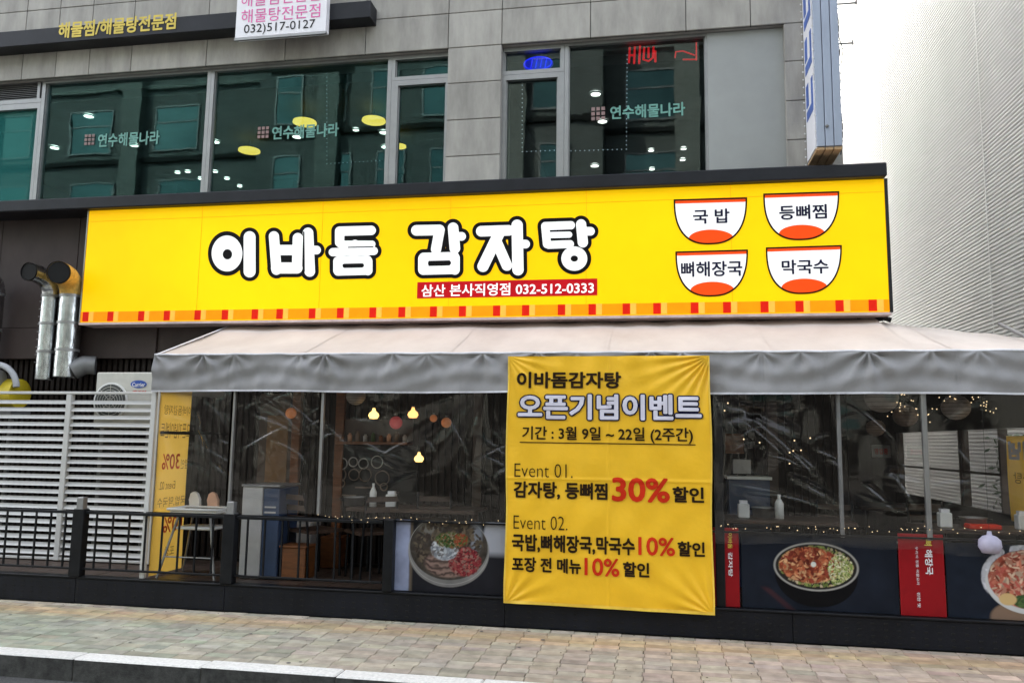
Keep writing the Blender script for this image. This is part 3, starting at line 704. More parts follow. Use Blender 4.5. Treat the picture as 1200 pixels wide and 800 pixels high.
for px, lb in (((1000, 4), 'upper thin steel arm sticking out right of the projecting sign'), ((996, 51), 'lower thin steel arm sticking out right of the projecting sign')):
    X, Z = PY(*px, 8.4); t = MB().box(Xs1-.02, X+.03, 8.39, 8.405, Z-.008, Z+.008).box(X+.02, X+.035, 8.385, 8.41, Z-.02, Z+.03)
    tag(t.build('steel_arm', 'alu_dark', loc=(Xs1, 8.4, Z)), lb, 'bracket')

# ================================================================== LEFT YARD: ducts, AC, louvre fence
def arc(c, r, a0, a1, n, ux, uz):
    return [(c[0]+r*(math.cos(a)*ux[0]+math.sin(a)*uz[0]), c[1]+r*(math.cos(a)*ux[1]+math.sin(a)*uz[1]), c[2]+r*(math.cos(a)*ux[2]+math.sin(a)*uz[2])) for a in [a0+(a1-a0)*k/n for k in range(n+1)]]
def duct(px_x, y_top, y_bot, mouth_px, rad, label, insul=False, Y=8.3):
    X, Zt = PY(px_x, y_top, Y); _, Zb = PY(px_x, y_bot, Y)
    t = thing('exhaust_duct', label, 'duct', (X, Y, Zb), 'silver ducts on the brown wall')
    L = Zt-Zb; n = 3
    for k in range(n):
        z0 = Zb+L*k/n; z1 = Zb+L*(k+1)/n
        MB().tube([(X, Y, z0+.004), (X, Y, z1-.004)], rad, 24, False).build('duct_section', 'duct', t)
        MB().tube([(X, Y, z1-.02), (X, Y, z1+.012)], rad+.008, 24, False).build('joint_ring', 'alu', t)
    Xm, Zm = PY(*mouth_px, Y-.36)
    end = Vector((Xm, Y-.36, Zm)); s = Vector((X, Y, Zt)); ctl = Vector((X, Y, Zm+.02))
    q = lambda t_: s*(1-t_)**2+ctl*2*t_*(1-t_)+end*t_**2
    pts = [q(k/10) for k in range(11)]; d = (pts[-1]-pts[-2]).normalized()
    for k in range(4):                                # gored elbow, one ring per gore
        MB().tube(pts[k*2:k*2+3], rad+.004+.002*(k % 2), 24, False).build('elbow_gore', 'insul' if insul else 'duct', t)
    MB().tube([pts[8], pts[9], end-d*.02], rad+.004, 24, False).build('spout', 'insul' if insul else 'duct', t)
    MB().tube([end-d*.022, end], [rad+.008, rad+.008], 24, False).build('mouth_rim', 'hole', t)
    MB().tube([end-d*.05, end-d*.012], rad-.002, 24, True).build('dark_mouth', 'hole', t)
    if not insul:
        for k in range(9): MB().tube([(X-rad*.55-.02, Y-rad*.86, Zb+.2+k*.09), (X-rad*.2, Y-rad*.99, Zb+.2+k*.09)], .004, 5).build('tape_strip', 'alu', t)
duct(60, 347, 445, (33, 318), .10, 'silver exhaust duct with a black mouth, left of the pair under the sign')
duct(84, 347, 442, (68, 319), .125, 'silver exhaust duct with a yellow foam elbow next to the yellow sign', True, 8.28)
duct(-8, 345, 470, (-30, 320), .12, 'silver exhaust duct cut off by the left edge of the photo')
# pipe going to the wall
X, Z = PY(100, 430, 8.4)
t = MB().tube([(X-.08, 8.3, Z-.05), (X+.02, 8.36, Z+.02), (X+.12, 8.42, Z+.02)], .11, 16); tag(t.build('wall_pipe', 'alu_dark', loc=(X, 8.4, Z)), 'dark stub pipe entering the wall beside the air conditioner', 'pipe')
Xt, Zt = PY(14, 452, 8.25)
t = thing('blower', 'yellow blower housing with a grey hose at the left edge above the white fence', 'blower', (Xt-.15, 8.25, Zt-.2))
mb = MB(); mb.tube([(Xt-.32, 8.25, Zt-.09), (Xt+.12, 8.25, Zt-.09)], .17, 20); mb.build('housing', 'yellowtank', t)
MB().tube(arc((Xt-.12, 8.13, Zt-.05), .29, .1, 1.9, 12, (1, 0, 0), (0, 0, 1)), .035, 10).build('hose', 'hosegrey', t)
MB().tube([(Xt-.25, 8.1, Zt+.08), (Xt-.02, 8.1, Zt+.08)], .09, 16).build('motor', 'alu_dark', t)
MB().box(Xt-.35, Xt+.15, 8.1, 8.4, Zt-.36, Zt-.27).build('stand', 'alu_dark', t)
t_ = MB().box(Xt-.33, Xt-.29, 8.15, 8.19, .25, Zt-.36).box(Xt+.08, Xt+.12, 8.15, 8.19, .25, Zt-.36).build('support_leg', 'alu_dark', t)
# AC outdoor unit
YA = 8.05
Xa0, Xa1 = PY(110, 480, YA)[0], PY(184, 470, YA)[0]; Za1 = PY(140, 436, YA)[1]; Za0 = Za1-.62
t = thing('air_conditioner', 'off white air conditioner outdoor unit behind the white louvre fence', 'air conditioner', ((Xa0+Xa1)/2, YA+.15, Za0))
MB().box(Xa0, Xa1, YA, YA+.32, Za0, Za1, .012).build('casing', 'acbody', t)
fx, fz = PY(130, 470, YA); R = .19
MB().tube([(fx, YA-.012, fz), (fx, YA+.004, fz)], R+.02, 32).build('fan_ring', 'whiteplastic', t)
MB().tube([(fx, YA-.016, fz), (fx, YA-.0125, fz)], R, 32).build('fan_opening', 'grille', t)
mb = MB()
for k in range(1, 6):
    mb.tube([(fx+R*k/6*math.cos(a*math.pi/12), YA-.022, fz+R*k/6*math.sin(a*math.pi/12)) for a in range(25)], .0025, 5, False)
for k in range(8): mb.tube([(fx, YA-.022, fz), (fx+R*math.cos(k*math.pi/4), YA-.022, fz+R*math.sin(k*math.pi/4))], .0025, 5)
mb.build('fan_grille', 'acbody', t)
sdfpart(lambda x, y: sdf_ell(x, y, (162.5, 450), 9.5, 4.6), (150, 175, 443, 457), 'blue', YA-.004, 'logo_oval', t, .5)
text_px('Carrier', (155, 170, 448, 453), YA-.008, 'whitefilm', t, .01)
text_px('캐리어', (155, 171, 457, 462), YA-.004, 'redink', t, .01)
mb = MB()
for x in (Xa0+.08, Xa1-.12): mb.box(x, x+.05, YA+.02, YA+.3, .26, Za0-.002)
mb.build('stand_leg', 'alu_dark', t)
# white louvre fence
YV = 7.92
t = FN = thing('louvre_fence', 'white louvre fence of horizontal slats screening the air conditioner', 'fence', (-6.4, YV, .25))
zt_ = PY(80, 464, YV)[1]; zb_ = .30
xR = PY(186, 470, YV)[0]
posts = [-7.62, PY(75, 560, YV)[0], xR]
for x in posts: MB().box(x-.032, x+.032, YV-.03, YV+.035, .255, zt_+.02, .005).build('post', 'whitepaint', t)
MB().box(-8.8, xR+.03, YV-.032, YV+.037, zt_+.021, zt_+.05, .004).build('top_rail', 'whitepaint', t)
MB().box(-8.8, xR+.03, YV-.02, YV+.02, .257, .285, .004).build('bottom_rail', 'whitepaint', t)
nsl = 21; spans = [(-8.8, posts[0]-.033), (posts[0]+.033, posts[1]-.033), (posts[1]+.033, posts[2]-.033)]
pitch = (zt_-.02-.30)/nsl
for a, b in spans:
    L = b-a; sm = MB(); th = .007; hh = .042
    # slanted blade
    prof = [(-.022, -hh/2), (-.018, -hh/2-th*.3), (.022, hh/2-th), (.018, hh/2)]
    sm.add([(0, y, z) for y, z in prof]+[(L, y, z) for y, z in prof], [(0, 1, 5, 4), (1, 2, 6, 5), (2, 3, 7, 6), (3, 0, 4, 7), (0, 3, 2, 1), (4, 5, 6, 7)])
    me = sm.mesh('louvre_slat'); me.materials.append(M['whitepaint'])
    for k in range(nsl):
        o = bpy.data.objects.new('louvre_slat', me); COL.objects.link(o); o.parent = t; r = t['_o']
        o.location = (a-r[0], YV-r[1], zb_+.035+k*pitch-r[2]+rng.normal(0, .0012)); o.rotation_euler = (rng.normal(0, .02), 0, 0)

# ================================================================== TERRACE
DZ = .25
t = TR = thing('terrace', 'raised terrace deck with black plinth along the pavement', 'terrace', (-2, YP, 0))
for a, b in ((-9, PY(88, 690, YP)[0]), (PY(88, 690, YP)[0], -3.95), (-3.95, -1.3), (-1.3, 1.1), (1.1, 3.7)):
    MB().box(a+.002, b-.002, YP, YP+.06, .004, DZ-.02, .003).build('plinth_panel', 'blackmesh', t)
MB().box(-9, 3.7, YP-.012, YP+.1, DZ-.019, DZ, .004).build('plinth_cap', 'black', t)
mb = MB()                                         # perforation pips on the plinth
for i in range(-88, 37):
    for j in range(4): mb.box(i*.1, i*.1+.03, YP-.003, YP-.0005, .03+j*.05, .045+j*.05)
mb.build('plinth_slot', 'hole', t, kind='stuff')
MB().box(-9, 3.7, YP+.06, 12.7, .02, DZ-.03).build('deck_base', 'slat', t)
dt = MB()
for i in range(-30, 13):
    for j in range(14):
        if i > 6 or YP+.1+j*.3+.3 < YF+.05: dt.box(i*.3+.004, i*.3+.296, YP+.1+j*.3+.004, YP+.1+j*.3+.296, DZ-.03, DZ-.006)
dt.build('deck_tile', 'tile', t, kind='stuff')
# awning
AZ0, AZ1, AYb = 2.385, 2.865, 8.44
XL, XRR = -4.83, 3.75
t = AW = thing('awning', 'long cream fabric awning with grey valance under the yellow sign', 'awning', (-1, YF, AZ1))
def back_z(X):
    return AZ1 if X < 2.2 else AZ1-.035-(X-2.2)*.125
def aw(u, v):
    X = XL+(XRR-XL)*u; y = YP+(AYb-YP)*v; zb = back_z(X)
    z = AZ0+(zb-AZ0)*v
    z -= .022*math.sin(math.pi*v)*(.6+.4*math.cos(X*2*math.pi/1.45))
    z += .006*math.sin(X*11+v*4+2*math.sin(X*1.9))*v+.006*math.sin(X*19+3*v+2*math.sin(X*2.7))*(1-v)*math.sin(math.pi*min(1, v*3+.05))+.005*math.sin(v*9+X*3+math.sin(X*5))*math.sin(math.pi*v)
    return (X, y, z)
MB().grid(aw, 300, 16).build('canopy', 'awning', t)
for k in range(1, 6):
    X = XL+.05+k*1.45; MB().grid(lambda u, v, X=X: (lambda p: (p[0], p[1], p[2]+.004))(aw((X-XL+(u-.5)*.035)/(XRR-XL), .01+.98*v)), 1, 16).build('canopy_seam', 'awning', t)
MB().grid(lambda u, v: (lambda p: (p[0], p[1], p[2]-.03))(aw(1-u, v)), 60, 8).build('added_lining', 'added_lining', t)  # dark cloth added under the canopy to keep the interior dim
def valf(u, v):
    X = XL+(XRR-XL)*u; s = abs(math.sin(math.pi*(X+4.83)/.95)); v2 = v
    Z_ = AZ0-(AZ0-2.03)*v; y = YP-.012-.018*math.sin(X*5.1+1.6*math.sin(X*2.3)+v*1.5)*v
    k0 = int((X-XL)/.47)
    for k in (k0-1, k0, k0+1, k0+2):                     # tied points: creases fan out below each
        hx = XL+.47*k+.11*math.sin(k*2.7); dx = X-hx; dz = Z_-AZ0-.01; rr = math.hypot(dx, dz); th = math.atan2(dz, dx)
        y -= (.019+.010*math.sin(k*1.9))*math.sin(th*(7+2*math.sin(k*3.3))+k)*math.exp(-rr*4.2)*min(1, rr*14)
    y -= .009*abs(math.sin(X*9.7+2*math.sin(X*1.7)))**6*(.3+v)-.003*math.sin(X*31+8*v)*math.sin(math.pi*v)
    sw = .010*math.sin(v*11+3*math.sin(X*3.3+1)+X*2)*math.sin(math.pi*v)
    z = AZ0-(AZ0-2.03)*v-.006*math.sin(X*2.1)*v
    return (X, y+sw, z)
MB().grid(lambda u, v: valf(u, v), 900, 30).build('valance', 'valance', t)
MB().grid(lambda u, v: (lambda p: (p[0], p[1]-.004, p[2]))(valf(u, .955+.045*v)), 300, 1).build('hem', 'seam', t)
MB().tube([(XL+(XRR-XL)*k/80, YP-.004, AZ0+.006+.003*math.sin(k*1.7)) for k in range(81)], .011, 8).build('front_seam', 'seam', t)
for X in (-4.05, -3.07, -2.55, -1.75, .9, 1.42, 2.45, 3.1):
    MB().grid(lambda u, v, X=X: (lambda p: (p[0], p[1]-.003, p[2]))(valf((X-XL+(u-.5)*.022)/(XRR-XL), .03+.92*v)), 1, 14).build('valance_seam', 'valance', t)
# side cheek
MB().grid(lambda u, v: (XL-.003+.006*math.sin(u*9), YP+(AYb-YP)*u, (AZ0+(AZ1-AZ0)*u)*(1-v)+2.03*v), 12, 8).build('side_cheek', 'valance', t)
MB().add([(XL-.006, YP, AZ0-.02), (XL-.006, AYb, AZ1-.02), (XL-.006, AYb, AZ1+.01), (XL-.006, YP, AZ0+.01), (XL+.03, YP, AZ0+.01), (XL+.03, AYb, AZ1+.01)], [(0, 1, 2, 3), (3, 2, 5, 4)]).build('side_binding', 'seam', t)
MB().box(XL, 2.25, AYb-.005, AYb+.03, AZ1-.02, AZ1+.03).build('wall_rail', 'black', t)
MB().tube([(2.0, 8.42, AZ1+.02), (2.12, 8.38, AZ1+.04), (2.3, 8.34, AZ1-.03)], .025, 8).build('loose_fold', 'black', t)
fr = MB()
for X in (XL+.03, -2.0, .6, 3.3): fr.tube([(X, YP+.03, AZ0-.05), (X, AYb-.03, AZ1-.07)], .018, 8)
fr.tube([(XL, YP+.03, AZ0-.05), (XRR, YP+.03, AZ0-.05)], .018, 8)
fr.build('support_frame', 'alu_dark', t)
# posts of the terrace front
FP = TR
def post(x, w, m, z0=DZ, z1=2.33, y=YP+.03, label=None): return MB().box(x-w/2, x+w/2, y, y+.04, z0+.002, z1, .004).build('post', m, FP, label=label)
post(-4.835, .05, 'whitepaint', label='white corner post'); post(-3.98, .022, 'alu', .9); post(-3.08, .028, 'alu', .9); post(.535, .075, 'black', label='wide black post')
post(2.19, .04, 'alu', .85); post(1.52, .03, 'alu_dark', .85)
MB().box(XL, 3.7, YP+.028, YP+.075, .86, .875).build('rail', 'black', FP)
# railing (left half)
RL = thing('railing', 'low black metal railing with thin balusters on the plinth at left', 'railing', (-4, YP, DZ))
YR = YP+.01
xp = [-6.9-.0, PY(93, 630, YR)[0], PY(269, 640, YR)[0], PY(456, 650, YR)[0]]
xp[0] = -7.15
for i, x in enumerate(xp):
    wd = .06 if i < 3 else .045
    p = MB().box(x-wd, x+wd, YR-.045, YR+.045, DZ+.002, .885, .005).build('post', 'black', RL)
    if i in (1, 2): MB().box(x-.035, x+.035, YR-.035, YR+.035, .887, 1.0, .006).box(x-.045, x+.045, YR-.045, YR+.045, .8865, .895).build('post_cap', 'alu', p)
for a, b in zip(xp[:-1], xp[1:]):
    MB().box(a+.062, b-.062, YR-.016, YR+.016, .84, .868, .003).build('top_rail', 'black', RL)
    MB().box(a+.062, b-.062, YR-.012, YR+.012, .312, .332, .003).build('bottom_rail', 'black', RL)
    n = round((b-a)/.168)
    for k in range(1, n): x = a+(b-a)*k/n; MB().box(x-.0075, x+.0075, YR-.0075, YR+.0075, .332, .84).build('baluster', 'black', RL)

# clear vinyl curtains
def curtain(x0, x1, z0, label, seed, amp=.02, y=YP+.012, pulls=(), creases=()):
    cr = [(*PY(a, b, y), *PY(c, d, y), w_*1.25, h_) for a, b, c, d, w_, h_ in creases]
    r = random.Random(seed); ph = [r.uniform(0, 6.28) for _ in range(8)]
    for _ in range(int((x1-x0)*16)):                 # random stretched folds, mostly running down to the right
        ax, az = r.uniform(x0-.1, x1-.1), r.uniform(z0+.05, 2.0); ln = r.uniform(.12, .55); sl = r.choice((-.35, -.55, -.9, -1.6, .5))
        cr.append((ax, az, ax+ln/math.hypot(1, sl), az+sl*ln/math.hypot(1, sl), r.uniform(.006, .014), r.choice((-1, 1))*r.uniform(.004, .009)))
    def f(u, v):
        X = x0+(x1-x0)*u; Z = 2.06+(z0-2.06)*v
        a = amp*math.sin(X*4.1+ph[0]+1.1*v)+amp*.5*math.sin(X*9.3-3*v+ph[1])+amp*.10*math.sin(X*17+6*v+ph[2])
        for (cx, cz, k, am) in pulls:            # creases fanning from a pulled corner
            dx, dz = X-cx, Z-cz; rr = math.hypot(dx, dz)+.05; th = math.atan2(dz, dx)
            a += am*math.sin(k*.8*th+ph[3]+1.5*math.sin(3*th+ph[5]))*math.exp(-rr*1.6)*min(1, rr*1.5)*(.55+.45*math.sin(th*2+ph[6]))
        for x0_, z0_, x1_, z1_, w_, h_ in cr:    # sharp straight folds
            ux, uz = x1_-x0_, z1_-z0_; L2 = ux*ux+uz*uz; t_ = ((X-x0_)*ux+(Z-z0_)*uz)/L2
            if -.1 < t_ < 1.1:
                dd = ((X-x0_)*uz-(Z-z0_)*ux)/math.sqrt(L2)+.02*math.sin(3*t_); a += 3.0*h_*math.exp(-(dd/w_)**2)*max(0, math.sin(math.pi*min(1, max(0, (t_+.1)/1.2))))
        return (X, y+a*math.sin(math.pi*min(1, v*1.2+.05))*.55, Z+.012*math.sin(X*7+ph[4])*v)
    o = MB().grid(f, int((x1-x0)*150), 190).build('clear_curtain', 'vinyl', loc=(x0, y, z0))
    tag(o, label, 'curtain', 'clear vinyl curtains of the terrace'); return o
curtain(-4.78, -4.0, .90, 'clear vinyl curtain at the far left beside the white post', 1, pulls=((-4.0, 1.2, 14, .02),), creases=((248, 540, 276, 573, .012, .02), (228, 500, 236, 530, .008, .01), (225, 478, 232, 500, .008, .01)))
curtain(-3.965, -3.1, .90, 'crumpled clear vinyl curtain above the grey cabinet', 2, pulls=((-3.1, 1.6, 18, .03), (-3.9, .95, 12, .03)), creases=((278, 570, 375, 585, .012, .016), (282, 580, 360, 590, .01, .01), (310, 463, 346, 500, .01, .012), (300, 485, 340, 503, .012, .015), (325, 462, 372, 500, .008, .009)))
curtain(-3.06, -1.31, .88, 'clear vinyl curtain between grey post and yellow banner', 3, pulls=((-1.5, 2.1, 14, .04), (-3.0, .9, 12, .03)))
curtain(.49, 1.52, .78, 'wrinkled clear vinyl curtain just right of the yellow banner', 4, .03, pulls=((.5, 2.05, 20, .035), (.5, 1.0, 16, .02)), creases=((850, 563, 960, 592, .010, .012), (880, 575, 990, 600, .009, .012), (925, 527, 955, 548, .012, .013), (975, 537, 1012, 562, .012, .014), (845, 470, 930, 505, .03, .03), (850, 492, 925, 480, .03, .025), (905, 590, 1010, 628, .009, .010), (860, 470, 960, 560, .01, .010), (930, 560, 1000, 600, .02, .014)))
curtain(1.525, 2.185, .78, 'creased clear vinyl curtain in front of the paper lanterns', 5, .03, pulls=((2.2, 1.1, 12, .03),), creases=((1015, 566, 1052, 602, .014, .02), (1045, 550, 1075, 598, .012, .016), (1060, 542, 1068, 560, .012, .02), (1040, 553, 1082, 565, .02, .02), (1012, 580, 1080, 612, .01, .012)))
curtain(2.195, 3.65, .75, 'clear vinyl curtain at the far right before the bright side window', 6, .02, pulls=((2.2, .9, 14, .02),), creases=((1092, 566, 1140, 562, .012, .014), (1100, 600, 1138, 570, .01, .012), (1120, 520, 1150, 560, .012, .01), (1092, 610, 1190, 632, .01, .014)))

# ------------------------------------------------------------------ printed food posters
def fbm(nx, ny, cells, seed, octv=4):
    r = np.random.default_rng(seed); out = np.zeros((ny, nx)); amp = 1; tot = 0
    for o_ in range(octv):
        cx, cy = int(cells*2**o_)+2, int(cells*2**o_*ny/nx)+3
        g = r.random((cy+1, cx+1)); X = np.linspace(0, cx-1e-6, nx); Y = np.linspace(0, cy-1e-6, ny)
        xi = X.astype(int); yi = Y.astype(int); fx = X-xi; fy = (Y-yi)[:, None]; fx = fx*fx*(3-2*fx); fy = fy*fy*(3-2*fy)
        out += amp*((g[yi][:, xi]*(1-fx)+g[yi][:, xi+1]*fx)*(1-fy)+(g[yi+1][:, xi]*(1-fx)+g[yi+1][:, xi+1]*fx)*fy); tot += amp; amp *= .6
    return out/tot
def paint(img, mask, colr): img[:] = img*(1-mask[..., None])+np.asarray(colr)*mask[..., None]
def sm(d, w=.01): return np.clip(.5-d/w, 0, 1)
def food(img, X, Y, mask, pal, seed, n=260, size=.03, ylim=None):
    r = np.random.default_rng(seed); h, w_ = X.shape
    ys, xs_ = np.where(mask > .5)
    n = int(n*2.2); size *= .72
    for _ in range(n):
        k = r.integers(len(ys)); cy, cx = Y[ys[k], xs_[k]], X[ys[k], xs_[k]]
        a = r.uniform(0, 3.14); rx, ry = size*r.uniform(.4, 1.3), size*r.uniform(.2, .6)
        dx, dy = X-cx, Y-cy; u = dx*math.cos(a)+dy*math.sin(a); v = -dx*math.sin(a)+dy*math.cos(a)
        d = np.hypot(u/rx, v/ry)-1; c = np.array(pal[r.integers(len(pal))])*r.uniform(.6, 1.25)
        paint(img, np.clip(.5-d*2.2, 0, 1)*mask, c); paint(img, np.clip(.4-np.hypot((u+.2*rx)/(rx*.35), (v-.3*ry)/(ry*.35))*.4, 0, .35)*mask, c*1.5+.03)
def poster(x0, x1, z0, z1, fn, parent, res=230, y=YP+.058):
    nx = int((x1-x0)*res); ny = int((z1-z0)*res); asp = (x1-x0)/(z1-z0)
    X, Y = np.meshgrid(np.linspace(0, asp, nx), np.linspace(0, 1, ny)); img = np.zeros((ny, nx, 3)); fn(img, X, Y, nx, ny)
    px_ = np.linspace(x0, x1, nx); pz_ = np.linspace(z0, z1, ny)
    vs = np.stack([np.tile(px_, ny), np.full(nx*ny, y), np.repeat(pz_, nx)], 1)
    me = bpy.data.meshes.new('photo_print'); r = parent['_o']
    idx = np.arange(nx*ny).reshape(ny, nx); fs = np.stack([idx[:-1, :-1], idx[:-1, 1:], idx[1:, 1:], idx[1:, :-1]], -1).reshape(-1, 4)
    me.from_pydata((vs-np.array(r)).tolist(), [], fs.tolist())
    ca = me.color_attributes.new('Col', 'FLOAT_COLOR', 'POINT'); ca.data.foreach_set('color', np.concatenate([np.clip(img, .002, .9).reshape(-1, 3), np.ones((nx*ny, 1))], 1).astype(np.float32).ravel())
    me.materials.append(M['print']); o = bpy.data.objects.new('photo_print', me); COL.objects.link(o); o.parent = parent; return o
def noodle(img, X, Y, nx, ny):
    n1 = fbm(nx, ny, 8, 3); n2 = fbm(nx, ny, 30, 5, 3); n3 = fbm(nx, ny, 5, 9)
    img[:] = (.012, .012, .016)
    paint(img, sm(np.abs(X-.07)-.14-.05*n1, .03), (.26, .29, .42)); img *= (.6+.8*n3[..., None])
    paint(img, sm(np.abs(X-.245)-.022, .03), (.10, .08, .06))
    paint(img, sm(.80-.25*(1-Y)-(X-.55), .04)*sm(.55-Y, .1), (.34, .35, .40))
    paint(img, sm(np.abs(X-1.07)-.05, .02)*sm(.55-Y, .05), (.11, .08, .07))
    cx = .80
    paint(img, sm(np.hypot((X-cx)/.60, (Y-.575)/.50)-1, .02), (.17, .165, .16)); img *= np.where(np.hypot((X-cx)/.60, (Y-.555)/.52) < 1, .6+.9*n3, 1)[..., None]
    i = np.hypot((X-cx)/.575, (Y-.635)/.46)-1; paint(img, sm(i, .02), (.045, .038, .032)); img *= np.where(i < 0, .5+1.0*n2, 1)[..., None]
    paint(img, sm(np.abs(np.hypot((X-cx)/.59, (Y-.60)/.485)-1)-.004, .02)*.8, (.42, .41, .40)); paint(img, sm(np.hypot((X-.52)/.16, (Y-.90)/.10)-1, .6)*.5, (.24, .23, .21)); paint(img, sm(np.hypot((X-1.20)/.09, (Y-.80)/.22)-1, .5)*.5, (.30, .33, .40))
    food(img, X, Y, sm(i+.1, .1), [(.07, .055, .04), (.11, .085, .06), (.04, .03, .025)], 11, 130, .07)
    nd = sm(np.hypot((X-.80)/.34, (Y-.40)/.19)-1, .15); st = .5+.5*np.sin(46*np.hypot(X-.75, (Y-.62)*1.7)+14*n1)
    paint(img, nd, (.15, .10, .085)); img *= (1-nd+nd*(.35+1.1*st))[..., None]
    food(img, X, Y, sm(np.hypot((X-1.04)/.24, (Y-.44)/.20)-1, .2), [(.17, .018, .025), (.28, .06, .055), (.10, .012, .016), (.22, .12, .10)], 2, 220, .042)
    food(img, X, Y, sm(np.hypot((X-.74)/.20, (Y-.60)/.15)-1, .2), [(.32, .34, .37), (.46, .48, .51), (.20, .22, .25), (.12, .11, .11)], 4, 100, .06)
    food(img, X, Y, sm(np.hypot((X-.82)/.22, (Y-.73)/.11)-1, .4), [(.04, .08, .02), (.08, .12, .035), (.02, .04, .012), (.22, .20, .13), (.16, .07, .03)], 6, 200, .038)
    food(img, X, Y, sm(np.hypot((X-.98)/.11, (Y-.74)/.09)-1, .2), [(.26, .07, .03), (.18, .04, .02), (.07, .10, .03)], 8, 60, .036)
def meatbowl(img, X, Y, nx, ny):
    n1 = fbm(nx, ny, 6, 13); img[:] = (.009, .012, .020); img *= (.6+.8*n1[..., None])
    s = .62; cx = .98; cy = .58
    paint(img, sm(np.abs((X-.40)+(Y-.2)*1.2)-.05, .06)*sm(Y-.28, .05)*.7, (.05, .018, .022))
    paint(img, sm(np.hypot((X-cx)/.54, (Y-.48)/.44)-1, .02)*sm(Y-.6, .1), (.003, .003, .004))
    paint(img, sm(np.hypot((X-cx)/.555, (Y-cy)/.325)-1, .03), (.30, .29, .27)); paint(img, sm(np.hypot((X-cx)/.53, (Y-cy)/.302)-1, .03), (.02, .018, .016))
    m = sm(np.hypot((X-cx)/.49, (Y-cy-.005)/.28)-1, .04)
    food(img, X, Y, m, [(.42, .34, .22), (.30, .22, .10), (.20, .24, .07), (.12, .16, .04)], 21, 220, .045)
    food(img, X, Y, m*sm(np.hypot((X-cx+.08)/.40, (Y-cy-.02)/.24)-1, .1), [(.30, .07, .03), (.42, .13, .06), (.20, .035, .02), (.55, .30, .15), (.12, .02, .012)], 22, 330, .06)
    food(img, X, Y, m*sm(np.hypot((X-cx-.32)/.17, (Y-cy+.03)/.2)-1, .1), [(.45, .45, .20), (.18, .25, .06), (.6, .58, .4)], 23, 120, .03)
    paint(img, sm(np.hypot((X-cx+.03)/.035, (Y-cy-.03)/.035)-1, .3), (.6, .6, .55))
def ribdish(img, X, Y, nx, ny):
    n1 = fbm(nx, ny, 6, 33); img[:] = (.010, .014, .024); img *= (.6+.8*n1[..., None])
    cx, cy = 1.05, .50
    paint(img, sm(np.hypot((X-.95)/.42, (Y-.02)/.24)-1, .1), (.20, .13, .09))
    food(img, X, Y, sm(np.abs(np.hypot((X-cx)/.56, (Y-cy-.05)/.42)-1)-.07, .06)*sm(.35-Y, .1), [(.55, .55, .60), (.42, .43, .48)], 31, 60, .11)
    paint(img, sm(np.hypot((X-cx)/.56, (Y-cy)/.42)-1, .02)*sm(Y-.62, .1), (.50, .50, .50)); 
    m = sm(np.hypot((X-cx)/.52, (Y-cy-.04)/.39)-1, .04); paint(img, m, (.12, .05, .03))
    food(img, X, Y, m, [(.45, .14, .09), (.36, .08, .06), (.55, .26, .18), (.24, .05, .03), (.5, .36, .26)], 32, 420, .07)
    food(img, X, Y, m*sm(np.hypot((X-.98)/.15, (Y-.25)/.09)-1, .2), [(.04, .08, .03), (.07, .12, .04)], 34, 40, .06)
    paint(img, sm(np.hypot((X-.76)/.11, (Y-.27)/.08)-1, .2), (.55, .38, .17))
PN = lambda x, y: PY(x, y, YP+.058)
def pthing(x0, x1, z1, label, fn):
    t = thing('poster', label, 'poster', ((x0+x1)/2, YP+.06, DZ), 'food posters along the terrace front')
    MB().box(x0, x1, YP+.06, YP+.072, DZ+.003, z1+.002).build('board', 'black', t); poster(x0+.002, x1-.002, DZ+.005, z1, fn, t); return t
xq = lambda x: PN(x, 660)[0]
pthing(xq(462), -1.28, .88, 'food poster of a steel bowl of cold noodles, left of the yellow banner', noodle)
pthing(xq(869), xq(1052), .86, 'food poster of a black bowl of braised meat on a dark ground', meatbowl)
pthing(xq(1108), 3.65, .84, 'food poster of a rib dish with bones, cut by the right edge', ribdish)
def redstrip(x0, x1, label, w1, w2):
    t = thing('red_strip_sign', label, 'sign', ((x0+x1)/2, YP+.05, DZ), 'red vertical strips between the posters')
    MB().box(x0, x1, YP+.045, YP+.057, DZ+.003, .90, .002).build('panel', mat('red_strip_panel', (.25, .004, .008), .45, var=.06, spec=.2), t)
    W = x1-x0; xx = x0+W*.66
    def rot(body, xc, h, ztop, L, m, nm='lettering', bold=.02):
        v, f = glyphs(body, bold); lo, hi = v.min(0), v.max(0); mb = MB()
        mb.add([(xc+(-((hi[1]-y)/(hi[1]-lo[1]))+.5)*h*1.0+0*x, YP+.041-e, ztop-(x-lo[0])/(hi[0]-lo[0])*L) for x, y, e in v], f); mb.build(nm, m, t)
    rot(w1, xx, W*.17, .86, .13 if len(w1) > 1 else .05, 'gold', 'gold_lettering'); rot(w2, xx, W*.17, .70 if len(w1) > 1 else .78, .20, 'whitefilm')
    rot('우리식 정통 국물요리', xx-W*.26, W*.06, .80, .30, 'whitefilm', 'small_lettering', 0); rot('진한 맛', xx-W*.26, W*.07, .44, .12, 'whitefilm', 'small_lettering', .01)
redstrip(xq(836), xq(866), 'red vertical strip with gold and white letters beside the yellow banner', '이바돔', '감자탕')
redstrip(xq(1053), xq(1106), 'wider red vertical strip between the meat bowl and the rib dish posters', '뼈', '해장국')

